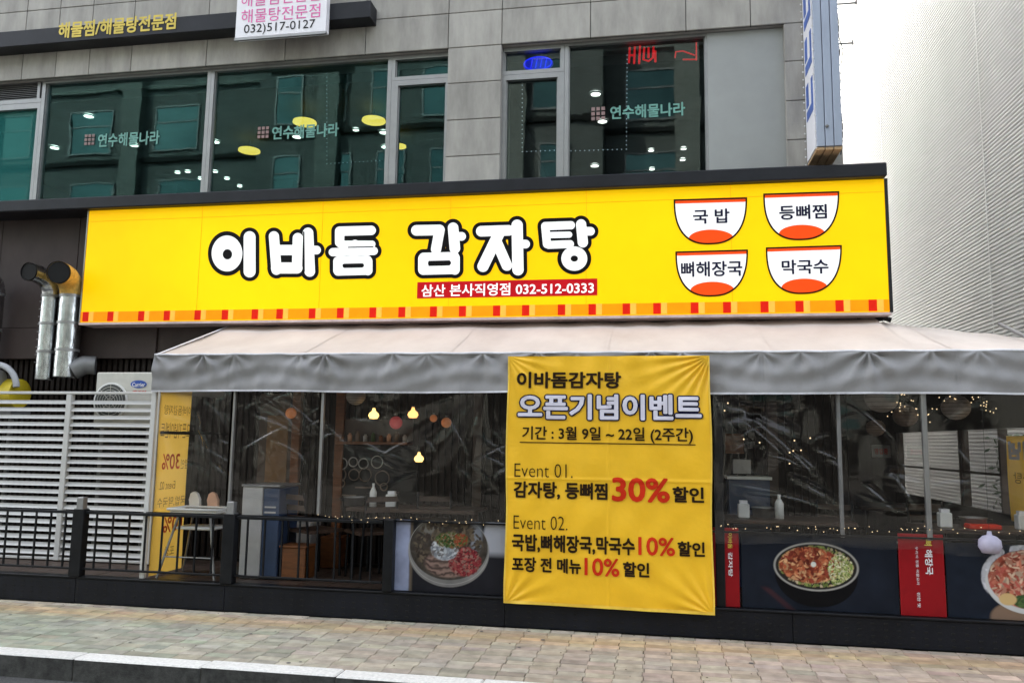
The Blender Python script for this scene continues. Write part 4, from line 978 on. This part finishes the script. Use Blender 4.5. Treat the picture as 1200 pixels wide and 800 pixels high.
# ------------------------------------------------------------------ the yellow banner
YBn = 7.045
bx0, bx1 = PY(595, 418, YBn)[0], PY(832, 415, YBn)[0]; bz1 = PY(710, 417, YBn)[1]
bz0L, bz0R = PY(588, 706, YBn)[1], PY(835, 720, YBn)[1]
def banner_off(X, Z):
    u = (X-bx0)/(bx1-bx0); v = (Z-.2)/(bz1-.2)
    a = .008*math.sin(X*3.1+1)*(1-v*.7)+.005*math.sin(Z*4.2+X*1.5)
    for cx, cz, am, k in ((bx1, bz1, .020, 26), (bx0, bz1, .010, 20), (bx1, .2, .012, 18), (bx0, .2, .012, 16)):
        dx, dz = X-cx, Z-cz; rr = math.hypot(dx, dz); th = math.atan2(dz, dx)
        a += am*math.sin(k*th)*math.exp(-rr*3.4)*min(1, rr*6)
    a += .0035*math.sin(13*X+5*math.sin(4*Z))*math.exp(-((Z-.38)/.16)**2)+.0025*math.sin(17*Z+4*X)*math.exp(-((X-bx1+.1)/.2)**2)
    a += .0045*math.sin(9*X+14*Z+2*math.sin(5*X))*math.sin(3*X+2*Z+1)+.003*math.sin(19*X-8*Z+2*math.sin(3*Z))*math.sin(2.3*Z+X)
    a += .005*math.exp(-((Z-1.28)/.012)**2)+.004*math.exp(-((X-bx0-.9)/.010)**2)
    a += .006*math.sin(22*X+.8*math.sin(7*Z))*math.exp(-(bz1-Z)*7)
    return a
def banner_surf(X, Z, d=0.0): return (X, YBn-d-banner_off(X, Z)*1.0, Z)
t = BN = thing('event_banner', 'yellow cloth banner announcing an opening event, tied to the awning valance', 'banner', ((bx0+bx1)/2, YBn, .2))
def bfn(u, v):
    X = bx0+(bx1-bx0)*u; zb = bz0L+(bz0R-bz0L)*u-.012*math.sin(math.pi*u)*0
    Z = zb+(bz1-zb)*v; ex = .006*math.sin(Z*5)*(2*u-1)
    return banner_surf(X+ex, Z)
MB().grid(bfn, 220, 250).build('cloth', 'banner', t)
hm = mat('banner_hem', (.88, .55, .06), .5)
for u0, u1, v0, v1 in ((0, 1, 0, .012), (0, .008, .0, 1), (.992, 1, 0, 1)):
    MB().grid(lambda u, v: (lambda p: (p[0], p[1]-.003, p[2]))(bfn(u0+(u1-u0)*u, v0+(v1-v0)*v)), 100 if u1-u0 > .5 else 1, 100 if v1-v0 > .5 else 1).build('hem', hm, t)
for u in (.02, .5, .98):
    x = bx0+(bx1-bx0)*u; MB().lathe((x, 0, 0), [(.008, 0), (.014, .002), (.02, 0)], 14)
def btext(body, px, m, bold, d=.007, ref=None):
    X0, X1, Z0, Z1 = box_px(*px, YBn); text(body, X0, X1, Z0, Z1, lambda X, Z: banner_surf(X, Z, d), m, BN, bold, ref=ref)
btext('이바돔감자탕', (606, 728, 435.5, 455), 'brownink', .036)
btext('오픈기념이벤트', (607, 822, 462, 492), 'navyink', .085, .006, ref=.035)
btext('오픈기념이벤트', (607, 822, 462, 492), 'lilacwhite', .035, .013)
btext('기간 : 3월 9일 ~ 22일 (2주간)', (612, 812, 500, 518.5), 'brownink', .022)
X0, X1, Z0, Z1 = box_px(609, 815, 518, 519.2, YBn)
MB().grid(lambda u, v: banner_surf(X0+(X1-X0)*u, Z0-.006+(Z1-Z0)*v, .007), 60, 1).build('underline', 'brownink', BN)
btext('Event 01.', (603, 671, 543, 559), 'brownink', -.012)
btext('감자탕, 등뼈찜', (602, 712, 564.5, 585), 'brownink', .036)
btext('30%', (717, 785, 559.5, 588), 'redink', .03)
btext('할인', (788, 825, 570, 588.5), 'brownink', .036)
btext('Event 02.', (602, 665, 604, 620), 'brownink', -.012)
btext('국밥,뼈해장국,막국수', (600, 744, 627, 648.5), 'brownink', .036)
btext('10%', (748, 791, 629, 650.5), 'redink', .02)
btext('할인', (794, 826, 634, 651.5), 'brownink', .036)
btext('포장 전 메뉴', (600, 681, 653, 670.5), 'brownink', .036)
btext('10%', (685, 726, 653.5, 674.5), 'redink', .02)
btext('할인', (730, 761, 658, 675.5), 'brownink', .036)

# banners on the two ends of the terrace (seen from behind, so mirrored)
def side_banner(X, y0, y1, z0, z1, label, lines, flip):
    t = thing('side_banner', label, 'banner', (X, (y0+y1)/2, z0))
    sg = 1 if flip else -1
    MB().grid(lambda u, v: (X+.006*math.sin(u*9+v*4), y0+(y1-y0)*u, z0+(z1-z0)*v), 24, 60).build('cloth', 'bannerside', t)
    for body, a, b, c, d, m, bo in lines:
        v, f = glyphs(body, bo); lo, hi = v.min(0), v.max(0); mb = MB()
        mb.add([(X+sg*(.012+e), y0+(y1-y0)*(a+(b-a)*(x-lo[0])/(hi[0]-lo[0])), z0+(z1-z0)*(c+(d-c)*(y-lo[1])/(hi[1]-lo[1]))) for x, y, e in v], f); mb.build('lettering', m, t)
    return t
side_banner(-4.78, 7.16, 7.70, .27, 2.2, 'yellow banner hung on the left end of the terrace with mirrored lettering',
            [('이바돔감자탕', .95, .1, .80, .85, 'fadedink', 0), ('오픈기념이벤트', .98, .04, .68, .76, 'fadedink', 0), ('30%', .70, .14, .52, .60, 'fadedred', .015), ('할인', .98, .74, .52, .57, 'fadedink', 0), ('Event 02.', .6, .1, .42, .46, 'fadedink', 0), ('국밥,막국수', .95, .08, .33, .38, 'fadedink', 0), ('10%', .9, .3, .20, .28, 'fadedred', .015), ('포장', .7, .4, .08, .13, 'fadedink', 0)], True)
side_banner(3.42, 7.25, 8.72, .9, 1.72, 'yellow banner with a blue white heading on the right end of the terrace', [('30%', .2, .5, .08, .24, 'fadedred', .015), ('오픈기념', .1, .95, .72, .94, 'lilacwhite', .05), ('감자탕', .5, .9, .45, .58, 'fadedink', 0)], False)
MB().box(-4.86, -4.84, YP+.08, 8.4, 1.5, 1.53)
tag(MB().box(-4.76, -4.735, YP+.06, 8.4, 1.62, 1.65).build('side_rail', 'black', loc=(-4.75, 7.7, 1.63)), 'dark rail crossing the yellow banner at the left end of the terrace', 'rail')

# ------------------------------------------------------------------ right end of the terrace: side window wall and alley
AL = thing('end_wall', 'end wall of the terrace with clear windows looking onto the white building', 'wall', (3.46, 9.5, DZ))
mb = MB(); zt_, zb_ = 1.80, .95
mb.box(3.44, 3.5, 7.2, 12.6, DZ+.002, zb_); mb.box(3.44, 3.5, 7.2, 12.6, zt_, 2.36)
mb.build('wall', 'slat', AL)
for y0, y1 in ((8.95, 9.95), (10.05, 12.4)):
    f = MB().box(3.43, 3.51, y0-.04, y0, zb_+.001, zt_-.001).box(3.43, 3.51, y1, y1+.04, zb_+.001, zt_-.001).box(3.445, 3.495, y0+.001, y1-.001, 1.32, 1.345).build('window', 'darkwood', AL)
    MB().box(3.468, 3.472, y0+.002, y1-.002, zb_+.002, 1.318).box(3.468, 3.472, y0+.002, y1-.002, 1.347, zt_-.002).build('pane', 'vinyl', f)
bw = MB().box(XE+.022, 3.55, 12.6, 12.7, DZ+.002, 2.5).build('rear_wall', 'slat', AL)
MB().box(XE+.022, 3.55, 8.47, 12.7, 2.28, 2.34).build('roof', 'added_lining', AL)
# added plant standing in for leaf reflections in the end windows
sh = thing('standin_plant', 'added plant standing in for leafy reflections in the end windows', 'standin_plant', (3.78, 9.3, 0))
MB().lathe((3.78, 9.3, -.01), [(0, 0), (.16, 0), (.20, .3), (.17, .3), (.15, .25), (0, .25)], 16).build('pot', 'lantern', sh)
st = MB(); lf = MB()
for k in range(9):
    a = rng.uniform(0, 6.28); tip = (3.78+.11*math.cos(a), 9.3+.5*math.sin(a), rng.uniform(1.2, 1.75)); st.tube([(3.78, 9.3, .2), (3.78+.03*math.cos(a), 9.3+.2*math.sin(a), .9), tip], [.012, .008, .004], 5)
for k in range(420):
    c = Vector((3.78+rng.normal(0, .07), 9.3+rng.normal(0, .33), rng.uniform(.7, 1.75))); d = Vector(rng.normal(0, 1, 3)).normalized()*.05; e = d.orthogonal().normalized()*.018
    lf.add([c-d, c+e, c+d, c-e], [(0, 1, 2, 3)])
st.build('stem', 'darkwood', sh); lf.build('foliage', 'green', sh, kind='stuff')

# ------------------------------------------------------------------ furniture and things inside the terrace
def P3(x, y, Y): X, Z = PY(x, y, Y); return X, Y, Z
def chair(x, y, rz, label, seat='darkwood', fr='black'):
    t = thing('chair', label, 'chair', (x, y, DZ), 'dining chairs on the terrace'); 
    def pt(a, b, c): return (x+a*math.cos(rz)-b*math.sin(rz), y+a*math.sin(rz)+b*math.cos(rz), DZ+c)
    def bar(p, q, r, nm, m): MB().tube([pt(*p), pt(*q)], r, 8).build(nm, m, t)
    for a, b in ((-.18, -.18), (.18, -.18)): bar((a, b, 0.001), (a*.95, b*.95, .43), .013, 'leg', fr)
    for a in (-.18, .18): bar((a, .2, .001), (a*.9, .2, .43), .013, 'leg', fr); bar((a*.9, .2, .43), (a*.9, .27, .84), .013, 'back_post', fr)
    s = MB(); s.add([pt(a, b, c) for c in (.43, .46) for b in (-.2, .2) for a in (-.2, .2)], [(0, 2, 3, 1), (4, 5, 7, 6), (0, 1, 5, 4), (2, 6, 7, 3), (0, 4, 6, 2), (1, 3, 7, 5)]); s.build('seat', seat, t)
    for zz in (.55, .65, .75): 
        s = MB(); f = (zz-.43)/.41*.07
        s.add([pt(a, b, c) for c in (zz, zz+.05) for b in (.2+f, .215+f) for a in (-.17, .17)], [(0, 2, 3, 1), (4, 5, 7, 6), (0, 1, 5, 4), (2, 6, 7, 3), (0, 4, 6, 2), (1, 3, 7, 5)]); s.build('back_slat', seat, t)
chair(-3.35, 7.72, 2.6, 'dark chair beside the grey cabinet behind the railing'); chair(-2.78, 7.75, -2.4, 'dark chair turned to the table left of the noodle poster'); chair(1.05, 8.1, .3, 'dark chair behind the meat bowl poster')
def table(x0, x1, y0, y1, label, zt=.98, top='darkwood'):
    t = thing('table', label, 'table', ((x0+x1)/2, (y0+y1)/2, DZ))
    MB().box(x0, x1, y0, y1, zt-.035, zt, .006).build('tabletop', top, t)
    for a in (x0+.06, x1-.06):
        for b in (y0+.06, y1-.06): MB().tube([(a, b, DZ+.001), (a, b, zt-.036)], .018, 8).build('leg', 'black', t)
table(-3.0, -1.7, 7.62, 8.2, 'dark dining table with sauce bottles left of the yellow banner', .93)
table(.62, 1.75, 7.6, 8.2, 'dark dining table with bottles right of the yellow banner', .93)
table(2.3, 3.3, 7.6, 8.2, 'dark dining table at the right end of the terrace', .90)
def bottle(px, h, r, label, ztab, Y=7.8, m='whiteplastic'):
    X = PY(px, 590, Y)[0]; t = thing('sauce_bottle', label, 'bottle', (X, Y, ztab+.001))
    MB().lathe((X, Y, ztab+.002), [(0, 0), (r, 0), (r, h*.62), (r*.5, h*.8), (r*.35, h*.82)], 16).build('body', m, t)
    MB().lathe((X, Y, ztab+.002), [(r*.36, h*.8), (r*.36, h), (0, h)], 12).build('cap', m, t)
bottle(437, .23, .035, 'white bottle on the table under the round plates board', .93); bottle(913, .22, .04, 'white bottle farthest from the banner on the table to its right', .93)
def napkin(px, label, ztab, w_=.10, h=.13, Y=7.8):
    X = PY(px, 590, Y)[0]; t = thing('napkin_holder', label, 'napkin holder', (X, Y, ztab+.001))
    MB().box(X-w_/2, X+w_/2, Y-.05, Y+.05, ztab+.002, ztab+h, .008).build('case', 'whiteplastic', t)
    MB().box(X-w_*.35, X+w_*.35, Y-.03, Y+.03, ztab+h+.001, ztab+h+.03).build('napkins', 'whitefilm', t)
napkin(459, 'white napkin holder next to the white bottle left of the banner', .93); napkin(871, 'white napkin holder near the black post right of the banner', .93); napkin(1106, 'white napkin holder beside the steel post at right', .90); napkin(1197, 'white napkin holder cut by the right edge of the photo', .90)
# cookers and cups as small clutter on the tables
def pot(px, Y, zt, label, m='alu', r=.11, h=.09):
    X = PY(px, 600, Y)[0]; t = thing('pot', label, 'pot', (X, Y, zt+.001), 'pots on the terrace tables')
    MB().lathe((X, Y, zt+.002), [(0, 0), (r*.9, 0), (r, h), (r*1.05, h), (r*.95, h-.01), (r*.85, .02), (0, .02)], 20).build('body', m, t)
    for s in (-1, 1): MB().tube([(X+s*r, Y-.03, zt+h-.02), (X+s*(r+.04), Y-.02, zt+h-.015), (X+s*(r+.04), Y+.02, zt+h-.015), (X+s*r, Y+.03, zt+h-.02)], .006, 6).build('handle', 'black', t)
pot(415, 7.85, .93, 'shallow steel pot left of the white bottle'); pot(1140, 7.85, .90, 'steel pot on the table at the right end'); pot(895, 7.95, .93, 'steel pot between the holder and the bottle right of the banner')
X = PY(1152, 600, 7.7)[0]; tag(MB().box(X-.13, X+.13, 7.65, 7.8, .902, .945, .01).build('red_cloth', 'redink', loc=(X, 7.7, .9)), 'folded red cloth on the table at the right end', 'cloth')
chair(-2.1, 7.55, .2, 'dark chair tucked under the table just left of the yellow banner'); chair(1.55, 7.95, -.5, 'dark chair at the right end of the table with the bottles'); chair(2.6, 8.25, .1, 'dark chair behind the red cloth at the right end'); chair(2.0, 9.6, .4, 'dark chair deep in the alley end of the terrace')
table(2.2, 3.1, 9.4, 10.2, 'dark table deep in the alley end of the terrace', .95)
# shelf with jars, brown posts and a doorway on the rear wall
x0, z0 = PY(398, 520, 8.45); x1, z1 = PY(482, 497, 8.45)
t = thing('wall_shelf', 'brown wall shelf with small jars above the board of plates', 'shelf', ((x0+x1)/2, 8.45, z0))
MB().box(x0, x1, 8.32, YF+.035, z0, z0+.03, .003).build('shelf_board', 'wood', t); MB().box(x0, x1, YF+.01, YF+.035, z0+.032, z1+.05).build('back_panel', 'darkwood', t)
for k in range(9):
    x = x0+.05+k*(x1-x0-.1)/8; hh = .07+.05*((k*37) % 5)/5; j = tag(MB().lathe((x, 8.39, z0+.031), [(0, 0), (.024, 0), (.026, hh*.75), (.014, hh*.85), (.014, hh), (0, hh)], 10).build('jar', ('wood', 'lantern', 'green', 'peach', 'cabinet')[(k*3) % 5], loc=(x, 8.39, z0)), '%s jar, %s on the brown wall shelf' % (('brown', 'dark brown', 'green', 'peach', 'grey')[(k*3) % 5], ('leftmost', 'second from the left', 'third from the left', 'fourth from the left', 'in the middle', 'fourth from the right', 'third from the right', 'second from the right', 'rightmost')[k]), 'jar', 'jars on the brown wall shelf')
for px, lb in ((398, 'brown wooden post on the rear wall left of the plate board'), (347, 'brown wooden post on the rear wall above the grey cabinet'), (560, 'dark wooden post on the rear wall near the yellow banner'), (905, 'dark wooden post on the rear wall right of the counter')):
    x = PY(px, 520, 8.5)[0]; tag(MB().box(x-.05, x+.05, YF-.03, YF+.035, .26, 2.3, .005).build('wooden_post', 'wood' if px < 500 else 'darkwood', loc=(x, YF, .26)), lb, 'post')
xa, xb = PY(320, 560, 8.5)[0], PY(343, 560, 8.5)[0]
t = thing('doorway', 'dim brown door with a glass light behind the grey cabinet', 'door', ((xa+xb)/2, YF, .26)); MB().box(xa-.2, xb, YF+.0, YF+.03, .27, 2.1, .005).build('door_leaf', 'darkwood', t); MB().box(xa-.1, xb-.08, YF-.006, YF-.001, 1.1, 1.85).build('door_pane', mat('warm_lit_pane', (.16, .08, .03), .3), t)  # warm light behind the pane is put into its colour
# high chair
hx, hy = -4.42, 7.42
t = thing('high_chair', 'white baby high chair with a peach back behind the left railing', 'high chair', (hx, hy, DZ))
MB().box(hx-.24, hx+.26, hy-.18, hy+.12, .86, .885, .01).build('tray', 'whiteplastic', t)
MB().tube([(hx-.25, hy-.19, .9), (hx+.27, hy-.19, .9), (hx+.27, hy+.13, .9), (hx-.25, hy+.13, .9), (hx-.25, hy-.19, .9)], .013, 8).build('tray_rim', 'whiteplastic', t)
for dx, m, nm in ((-.17, 'whiteplastic', 'side_wing'), (.03, 'peach', 'backrest')):
    pts = [(-.05, 0), (.055, 0), (.05, .09), (.02, .15), (-.015, .17), (-.05, .15), (-.065, .09)]
    MB().add([(hx+dx+a, hy+.14, .88+b) for a, b in pts]+[(hx+dx+a, hy+.18, .88+b) for a, b in pts], [tuple(range(7)), tuple(range(13, 6, -1))]+[(k, 7+k, 7+(k+1) % 7, (k+1) % 7) for k in range(7)]).build(nm, m, t)
MB().box(hx-.2, hx+.2, hy-.12, hy+.16, .70, .73, .01).build('seat', 'whiteplastic', t)
for a, b in ((-1, -1), (1, -1), (-1, 1), (1, 1)): MB().tube([(hx+a*.16, hy+b*.12, .87), (hx+a*.30, hy+b*.22, DZ+.002)], .012, 8).build('leg', 'alu', t)
MB().tube([(hx-.25, hy-.19, .45), (hx+.25, hy-.19, .45)], .008, 6).build('cross_bar', 'alu', t)
# grey cabinet
cx0, cx1 = PY(283, 600, 7.4)[0], PY(326, 600, 7.4)[0]; cz = PY(300, 570, 7.4)[1]
t = thing('cabinet', 'tall grey cabinet with a navy side behind the second railing post', 'cabinet', ((cx0+cx1)/2, 7.6, DZ))
MB().box(cx0, cx0+(cx1-cx0)*.55, 7.4, 7.85, DZ+.002, cz, .008).build('body', 'cabinet', t)
MB().box(cx0+(cx1-cx0)*.56, cx1, 7.41, 7.84, DZ+.002, cz-.01, .008).build('side_panel', 'navy', t)
MB().box(cx0-.01, cx1+.01, 7.39, 7.86, cz+.001, cz+.02, .004).build('top', 'alu', t)
for k in range(3): MB().box(cx0+(cx1-cx0)*.62, cx1-.03, 7.403, 7.409, cz-.2-.05*k, cz-.185-.05*k).build('vent_slot', 'cabinet', t)
# stools / boxes in warm wood
def stool(px, Y, label, w_=.26, h=.32):
    X = PY(px, 670, Y)[0]; t = thing('wooden_box', label, 'box', (X, Y, DZ), 'wooden boxes on the terrace floor')
    MB().box(X-w_/2, X+w_/2, Y-.12, Y+.12, DZ+.002, DZ+h-.02, .006).build('body', 'wood', t); MB().box(X-w_/2-.01, X+w_/2+.01, Y-.13, Y+.13, DZ+h-.019, DZ+h, .004).build('lid', 'wood', t)
stool(348, 7.55, 'orange brown wooden box right of the grey cabinet'); stool(391, 8.3, 'orange brown wooden box behind the dark chairs', .22)
X, _, Z = P3(352, 628, 8.1)
tag(MB().box(X-.12, X+.12, 8.1, 8.35, DZ+.002, Z+.14, .01).build('storage_tub', 'cabinet', loc=(X, 8.2, DZ)), 'pale grey tub standing behind the wooden box and railing', 'tub')
# wall decoration with round plates
X, _, Z = P3(424, 530, 8.5)
t = thing('plate_board', 'black board hung with round plates on the dark rear wall', 'wall decoration', (X, 8.5, Z-.3))
x0, z0 = PY(392, 578, 8.5); x1, z1 = PY(490, 522, 8.5)
MB().box(x0, x1, 8.50, 8.535, z0-.08, z1, .005).build('board', 'black', t)
for (qx, qy, r) in ((401, 543, .06), (414, 541, .05), (426, 543, .055), (442, 541, .065), (398, 556, .075), (415, 556, .06), (428, 556, .07), (448, 560, .08), (400, 566, .04), (450, 570, .04)):
    a, b = PY(qx, qy, 8.49)
    MB().tube([(a+r*math.cos(k*math.pi/10), 8.488, b+r*math.sin(k*math.pi/10)) for k in range(21)], .007, 6).build('plate', 'lantern' if qy > 550 else 'cabinet', t)
for k, (qx, qy) in enumerate(((405, 580), (428, 571), (424, 590))):
    a, b = PY(qx, qy, 8.49); MB().box(a-.12, a+.12, 8.492, 8.498, b-.008, b+.008).build('lettering_line', 'lantern', t)
# pendants
def pendant(px, Y, r, m, label, shape='bell', top=2.25):
    X, _, Z = P3(*px, Y); t = thing('pendant_lamp', label, 'pendant lamp', (X, Y, top), 'pendant lamps over the terrace tables')
    MB().tube([(X, Y, Z+r), (X, Y, top)], .004, 6).build('cord', 'black', t)
    if shape == 'bell': pr = [(0, -r*.9), (r*.7, -r*.85), (r, -r*.3), (r*.85, r*.15), (r*.35, r*.6), (r*.25, r*1.1), (0, r*1.15)]
    else: pr = [(r*math.sin(a*math.pi/8)+1e-4, -r*math.cos(a*math.pi/8)) for a in range(9)]
    MB().lathe((X, Y, Z), pr, 20).build('shade', m, t)
    MB().lathe((X, Y, Z), [(r*.26, r*1.1), (r*.26, r*1.4), (0, r*1.4)], 10).build('socket', 'alu_dark', t)
pendant((438, 485), 7.9, .055, 'bulb', 'warm glowing bell lamp left of the pink lamp'); pendant((484, 484), 7.9, .055, 'bulb2', 'amber glowing bell lamp right of the pink lamp')
pendant((464, 495), 8.3, .07, 'pinklamp', 'dim pink lamp hanging between the two glowing bells', 'globe'); pendant((508, 490), 8.3, .04, 'orangelamp', 'tiny dim orange lamp left of the larger dim orange lamp', 'globe'); pendant((523, 495), 8.3, .055, 'orangelamp', 'dim orange lamp nearest the yellow banner', 'globe')
pendant((491, 536), 8.0, .05, 'bulb', 'small lit lantern hanging low on a long cord above the table'); pendant((341, 484), 8.2, .06, 'orangelamp', 'dim orange crown lamp left of the thin grey post', 'globe')
def lantern(px, Y, r, label, m='lantern', lamp=False):
    X, _, Z = P3(*px, Y); t = thing('paper_lantern', label, 'lantern', (X, Y, 2.27), 'round paper lanterns under the awning')
    pr = [(max(.002, r*math.sin(a*math.pi/10)), -r*.92*math.cos(a*math.pi/10)) for a in range(11)]
    MB().lathe((X, Y, Z), pr, 24).build('shade', m, t); MB().tube([(X, Y, Z+r*.9), (X, Y, 2.27)], .003, 5).build('cord', 'black', t)
    rg = MB()
    for k in range(2, 9):
        q = r*math.sin(k*math.pi/10)+.001; zz = Z-r*.92*math.cos(k*math.pi/10); rg.tube([(X+q*math.cos(a*math.pi/10), Y+q*math.sin(a*math.pi/10), zz) for a in range(21)], .002, 4, False)
    rg.build('rib', 'darkwood', t)
M['lant2'] = mat('pale_grey_lantern', (.33, .30, .27), .8); M['lilac'] = mat('lilac_lantern', (.36, .34, .44), .5)
lantern((1033, 466), 8.0, .15, 'large pale round lantern cut by the valance', 'lant2'); lantern((1061, 487), 8.0, .11, 'brown round lantern left of the steel post'); lantern((1026, 501), 8.4, .09, 'small brown lantern just above the little white notice'); lantern((1120, 477), 8.0, .125, 'grey round lantern right of the steel post', 'lant2')
lantern((417, 464), 7.9, .10, 'grey round lantern under the valance left of the bell lamp', 'lant2')
lantern((1160, 638), 7.16, .085, 'small lilac globe lantern hanging low before the rib dish poster', 'lilac') if False else None
X, _, Z = P3(1160, 637, YP-.02)
t = thing('hanging_globe', 'lilac glass globe hanging low in front of the rib dish poster', 'globe', (X, YP-.02, Z-.08))
MB().lathe((X, YP-.02, Z), [(.002, -.075), (.06, -.07), (.085, -.02), (.08, .03), (.05, .06), (.02, .07), (.015, .1), (0, .1)], 20).build('globe', 'lilac', t); MB().tube([(X, YP-.02, Z+.1), (X, YP-.02, 2.02)], .0012, 5).build('cord', 'black', t)
# white notice on rear wall
X0, X1, Z0, Z1 = box_px(1021, 1044, 521, 536, 12.5)
t = thing('notice', 'small white notice with red writing on the dark rear wall', 'notice', ((X0+X1)/2, 12.55, Z0)); MB().box(X0, X1, 12.5, 12.53, Z0, Z1, .004).build('board', 'lant2', t); text('영업중', X0+.04, X1-.04, Z0+.05, Z1-.05, lambda X, Z: (X, 12.496, Z), 'redink', t, .02)
# counter and menu board right of the banner
t = thing('counter', 'pale counter with a small screen behind the black post', 'counter', (PY(877, 600, 8.2)[0], 8.2, DZ))
a0, a1 = PY(852, 560, 8.1)[0], PY(905, 560, 8.1)[0]; zc = PY(878, 558, 8.1)[1]
MB().box(a0, a1, 8.1, 8.42, zc-.03, zc, .004).build('countertop', 'whiteplastic', t); MB().box(a0+.02, a1-.02, 8.13, 8.4, DZ+.002, zc-.031).build('body', 'navy', t)
t = thing('screen', 'small grey screen standing on the pale counter', 'screen', (PY(869, 556, 8.2)[0], 8.2, zc)); s0, s1, z0, z1 = box_px(859, 880, 537, 554, 8.2)
MB().box(s0, s1, 8.2, 8.23, zc+.02, zc+.02+(z1-z0), .004).build('display', 'cabinet', t); MB().box((s0+s1)/2-.04, (s0+s1)/2+.04, 8.19, 8.25, zc+.001, zc+.019).build('foot', 'black', t)
X0, X1, Z0, Z1 = box_px(850, 872, 508, 537, 8.45)
tag(MB().box(X0, X1, 8.46, 8.50, Z0+.05, Z1, .004).build('wall_picture', 'wood', loc=(X0, 8.48, Z0)), 'rust brown picture on the rear wall above the grey screen', 'picture')
# fairy lights
def fairy(pts, n, name, label, sag=.0, m='fairy', r=.006, jit=.015):
    t = thing(name, label, 'light string', pts[0]); mb = MB(); wr = []
    P = [Vector(p) for p in pts]; segs = len(P)-1
    for k in range(n+1):
        f = k/n*segs; i = min(int(f), segs-1); g_ = f-i; p = P[i].lerp(P[i+1], g_); p.z -= sag*math.sin(math.pi*g_)
        wr.append(p.copy()); q = p+Vector((rng.normal(0, jit), rng.normal(0, .004), rng.normal(0, jit)))
        if rng.random() < .72: mb.lathe(q, [(0, -r), (r, 0), (0, r)], 6)
    mb.build('bulb', m, t, kind='stuff'); MB().tube(wr, .002, 4, False).build('wire', 'black', t)
fairy([(-3.05, YP-.005, .90), (-2.3, YP-.005, .885), (-1.35, YP-.005, .90)], 46, 'fairy_lights', 'fairy light string along the curtain foot left of the banner', .015, r=.004)
fairy([(.52, YP-.005, .92), (1.4, YP-.005, .93), (2.2, YP-.005, .95), (3.3, YP-.005, .93)], 80, 'fairy_lights', 'fairy light string along the curtain foot right of the banner', .015, r=.004)
fairy([P3(1045, 485, 7.9), P3(1060, 460, 7.9), P3(1085, 490, 7.9), P3(1110, 465, 7.9), P3(1150, 470, 7.9), P3(1160, 485, 7.9)], 60, 'fairy_lights', 'cluster of fairy lights hanging among the paper lanterns', .0, jit=.03)
fairy([P3(852, 470, 7.9), P3(851, 495, 7.9), P3(885, 520, 8.3), P3(935, 515, 8.3), P3(925, 545, 8.3), P3(950, 515, 8.3)], 12, 'fairy_lights', 'few scattered warm lights behind the curtain right of the banner', .0, jit=.02, r=.009)

# ================================================================== NEIGHBOUR BUILDING (white corrugated wall)
t = thing('white_building', 'white building with a finely ribbed metal side wall, right of the shop', 'building', (6, 12, 0))
XW = 4.8; rb = MB(); p = .058; z = -.05; vs = []
prof = []
while z < 16:
    prof += [(XW, z), (XW-.003, z+.006), (XW-.003, z+.026), (XW+.019, z+.032), (XW+.019, z+.050)]; z += p
n = len(prof)
rb.add([(x, 7.5, z) for x, z in prof]+[(x, 32, z) for x, z in prof], [(i, i+1, n+i+1, n+i) for i in range(n-1)])
rb.build('ribbed_cladding', 'wallwhite', t)
MB().box(XW+.03, 12, 7.5, 32, -.05, 16).build('wall', 'whitepaint', t)
for y in (12.4, 17.5, 23): MB().box(XW-.008, XW-.0035, y, y+.03, 0, 16).build('cover_strip', 'wallwhite', t)

# ================================================================== OPPOSITE SIDE OF THE STREET (seen in the glass)
def opp(x0, x1, y, h, label, fl, wx, off=0, gap=1.5):
    t = thing('office_block', label, 'building', ((x0+x1)/2, y, 0)); 
    MB().box(x0, x1, y-10, y, -.1, h).build('wall', 'oppwall', t)
    f0 = 4.0
    for x in np.arange(x0+.3, x1-3.2, 3.6):
        MB().box(x, x+3.2, y+.001, y+.05, .05, 3.3).build('dark_reflected_front', 'hole', t)  # dark fronts added so the vinyl curtains reflect less brightness
    for x in np.arange(x0+2.6, x1-1, 7.3): MB().box(x, x+.9, y+.001, y+.35, 3.9, h).build('pilaster', 'opppale', t)
    for k in range(fl): MB().box(x0, x1, y+.001, y+.12, f0+k*3.3-.55, f0+k*3.3-.35).build('ledge', 'hole' if k % 2 else 'opppale', t)
    for k in range(fl):
        z = f0+k*3.3
        if z+2 > h: break
        x = x0+.8+off
        while x+wx < x1-.5:
            wi = MB().box(x-.07, x, y+.001, y+.06, z-.07, z+1.97).box(x+wx, x+wx+.07, y+.001, y+.06, z-.07, z+1.97).box(x, x+wx, y+.001, y+.06, z-.07, z).box(x, x+wx, y+.001, y+.06, z+1.9, z+1.97).box(x, x+wx, y+.001, y+.05, z+1.2, z+1.26).build('window', 'alu_dark', t)
            MB().box(x, x+wx, y+.001, y+.02, z, z+1.9).build('pane', 'oppglass', wi); x += wx+gap*(1+.5*math.sin(x*3+k))
opp(-40, -15.5, -13, 17.5, 'stone office block reflected in the left upstairs panes', 6, 2.0); opp(-15.45, -1.8, -11, 18, 'tall office block reflected in the second upstairs pane', 7, 1.0, gap=.8); opp(-1.78, 12, -12.5, 18, 'office block reflected in the right upstairs pane', 6, 2.2); opp(12.3, 40, -13, 15, 'office block far right across the street', 5, 2.0)
for o in SC.objects:
    if '_o' in o: del o['_o']
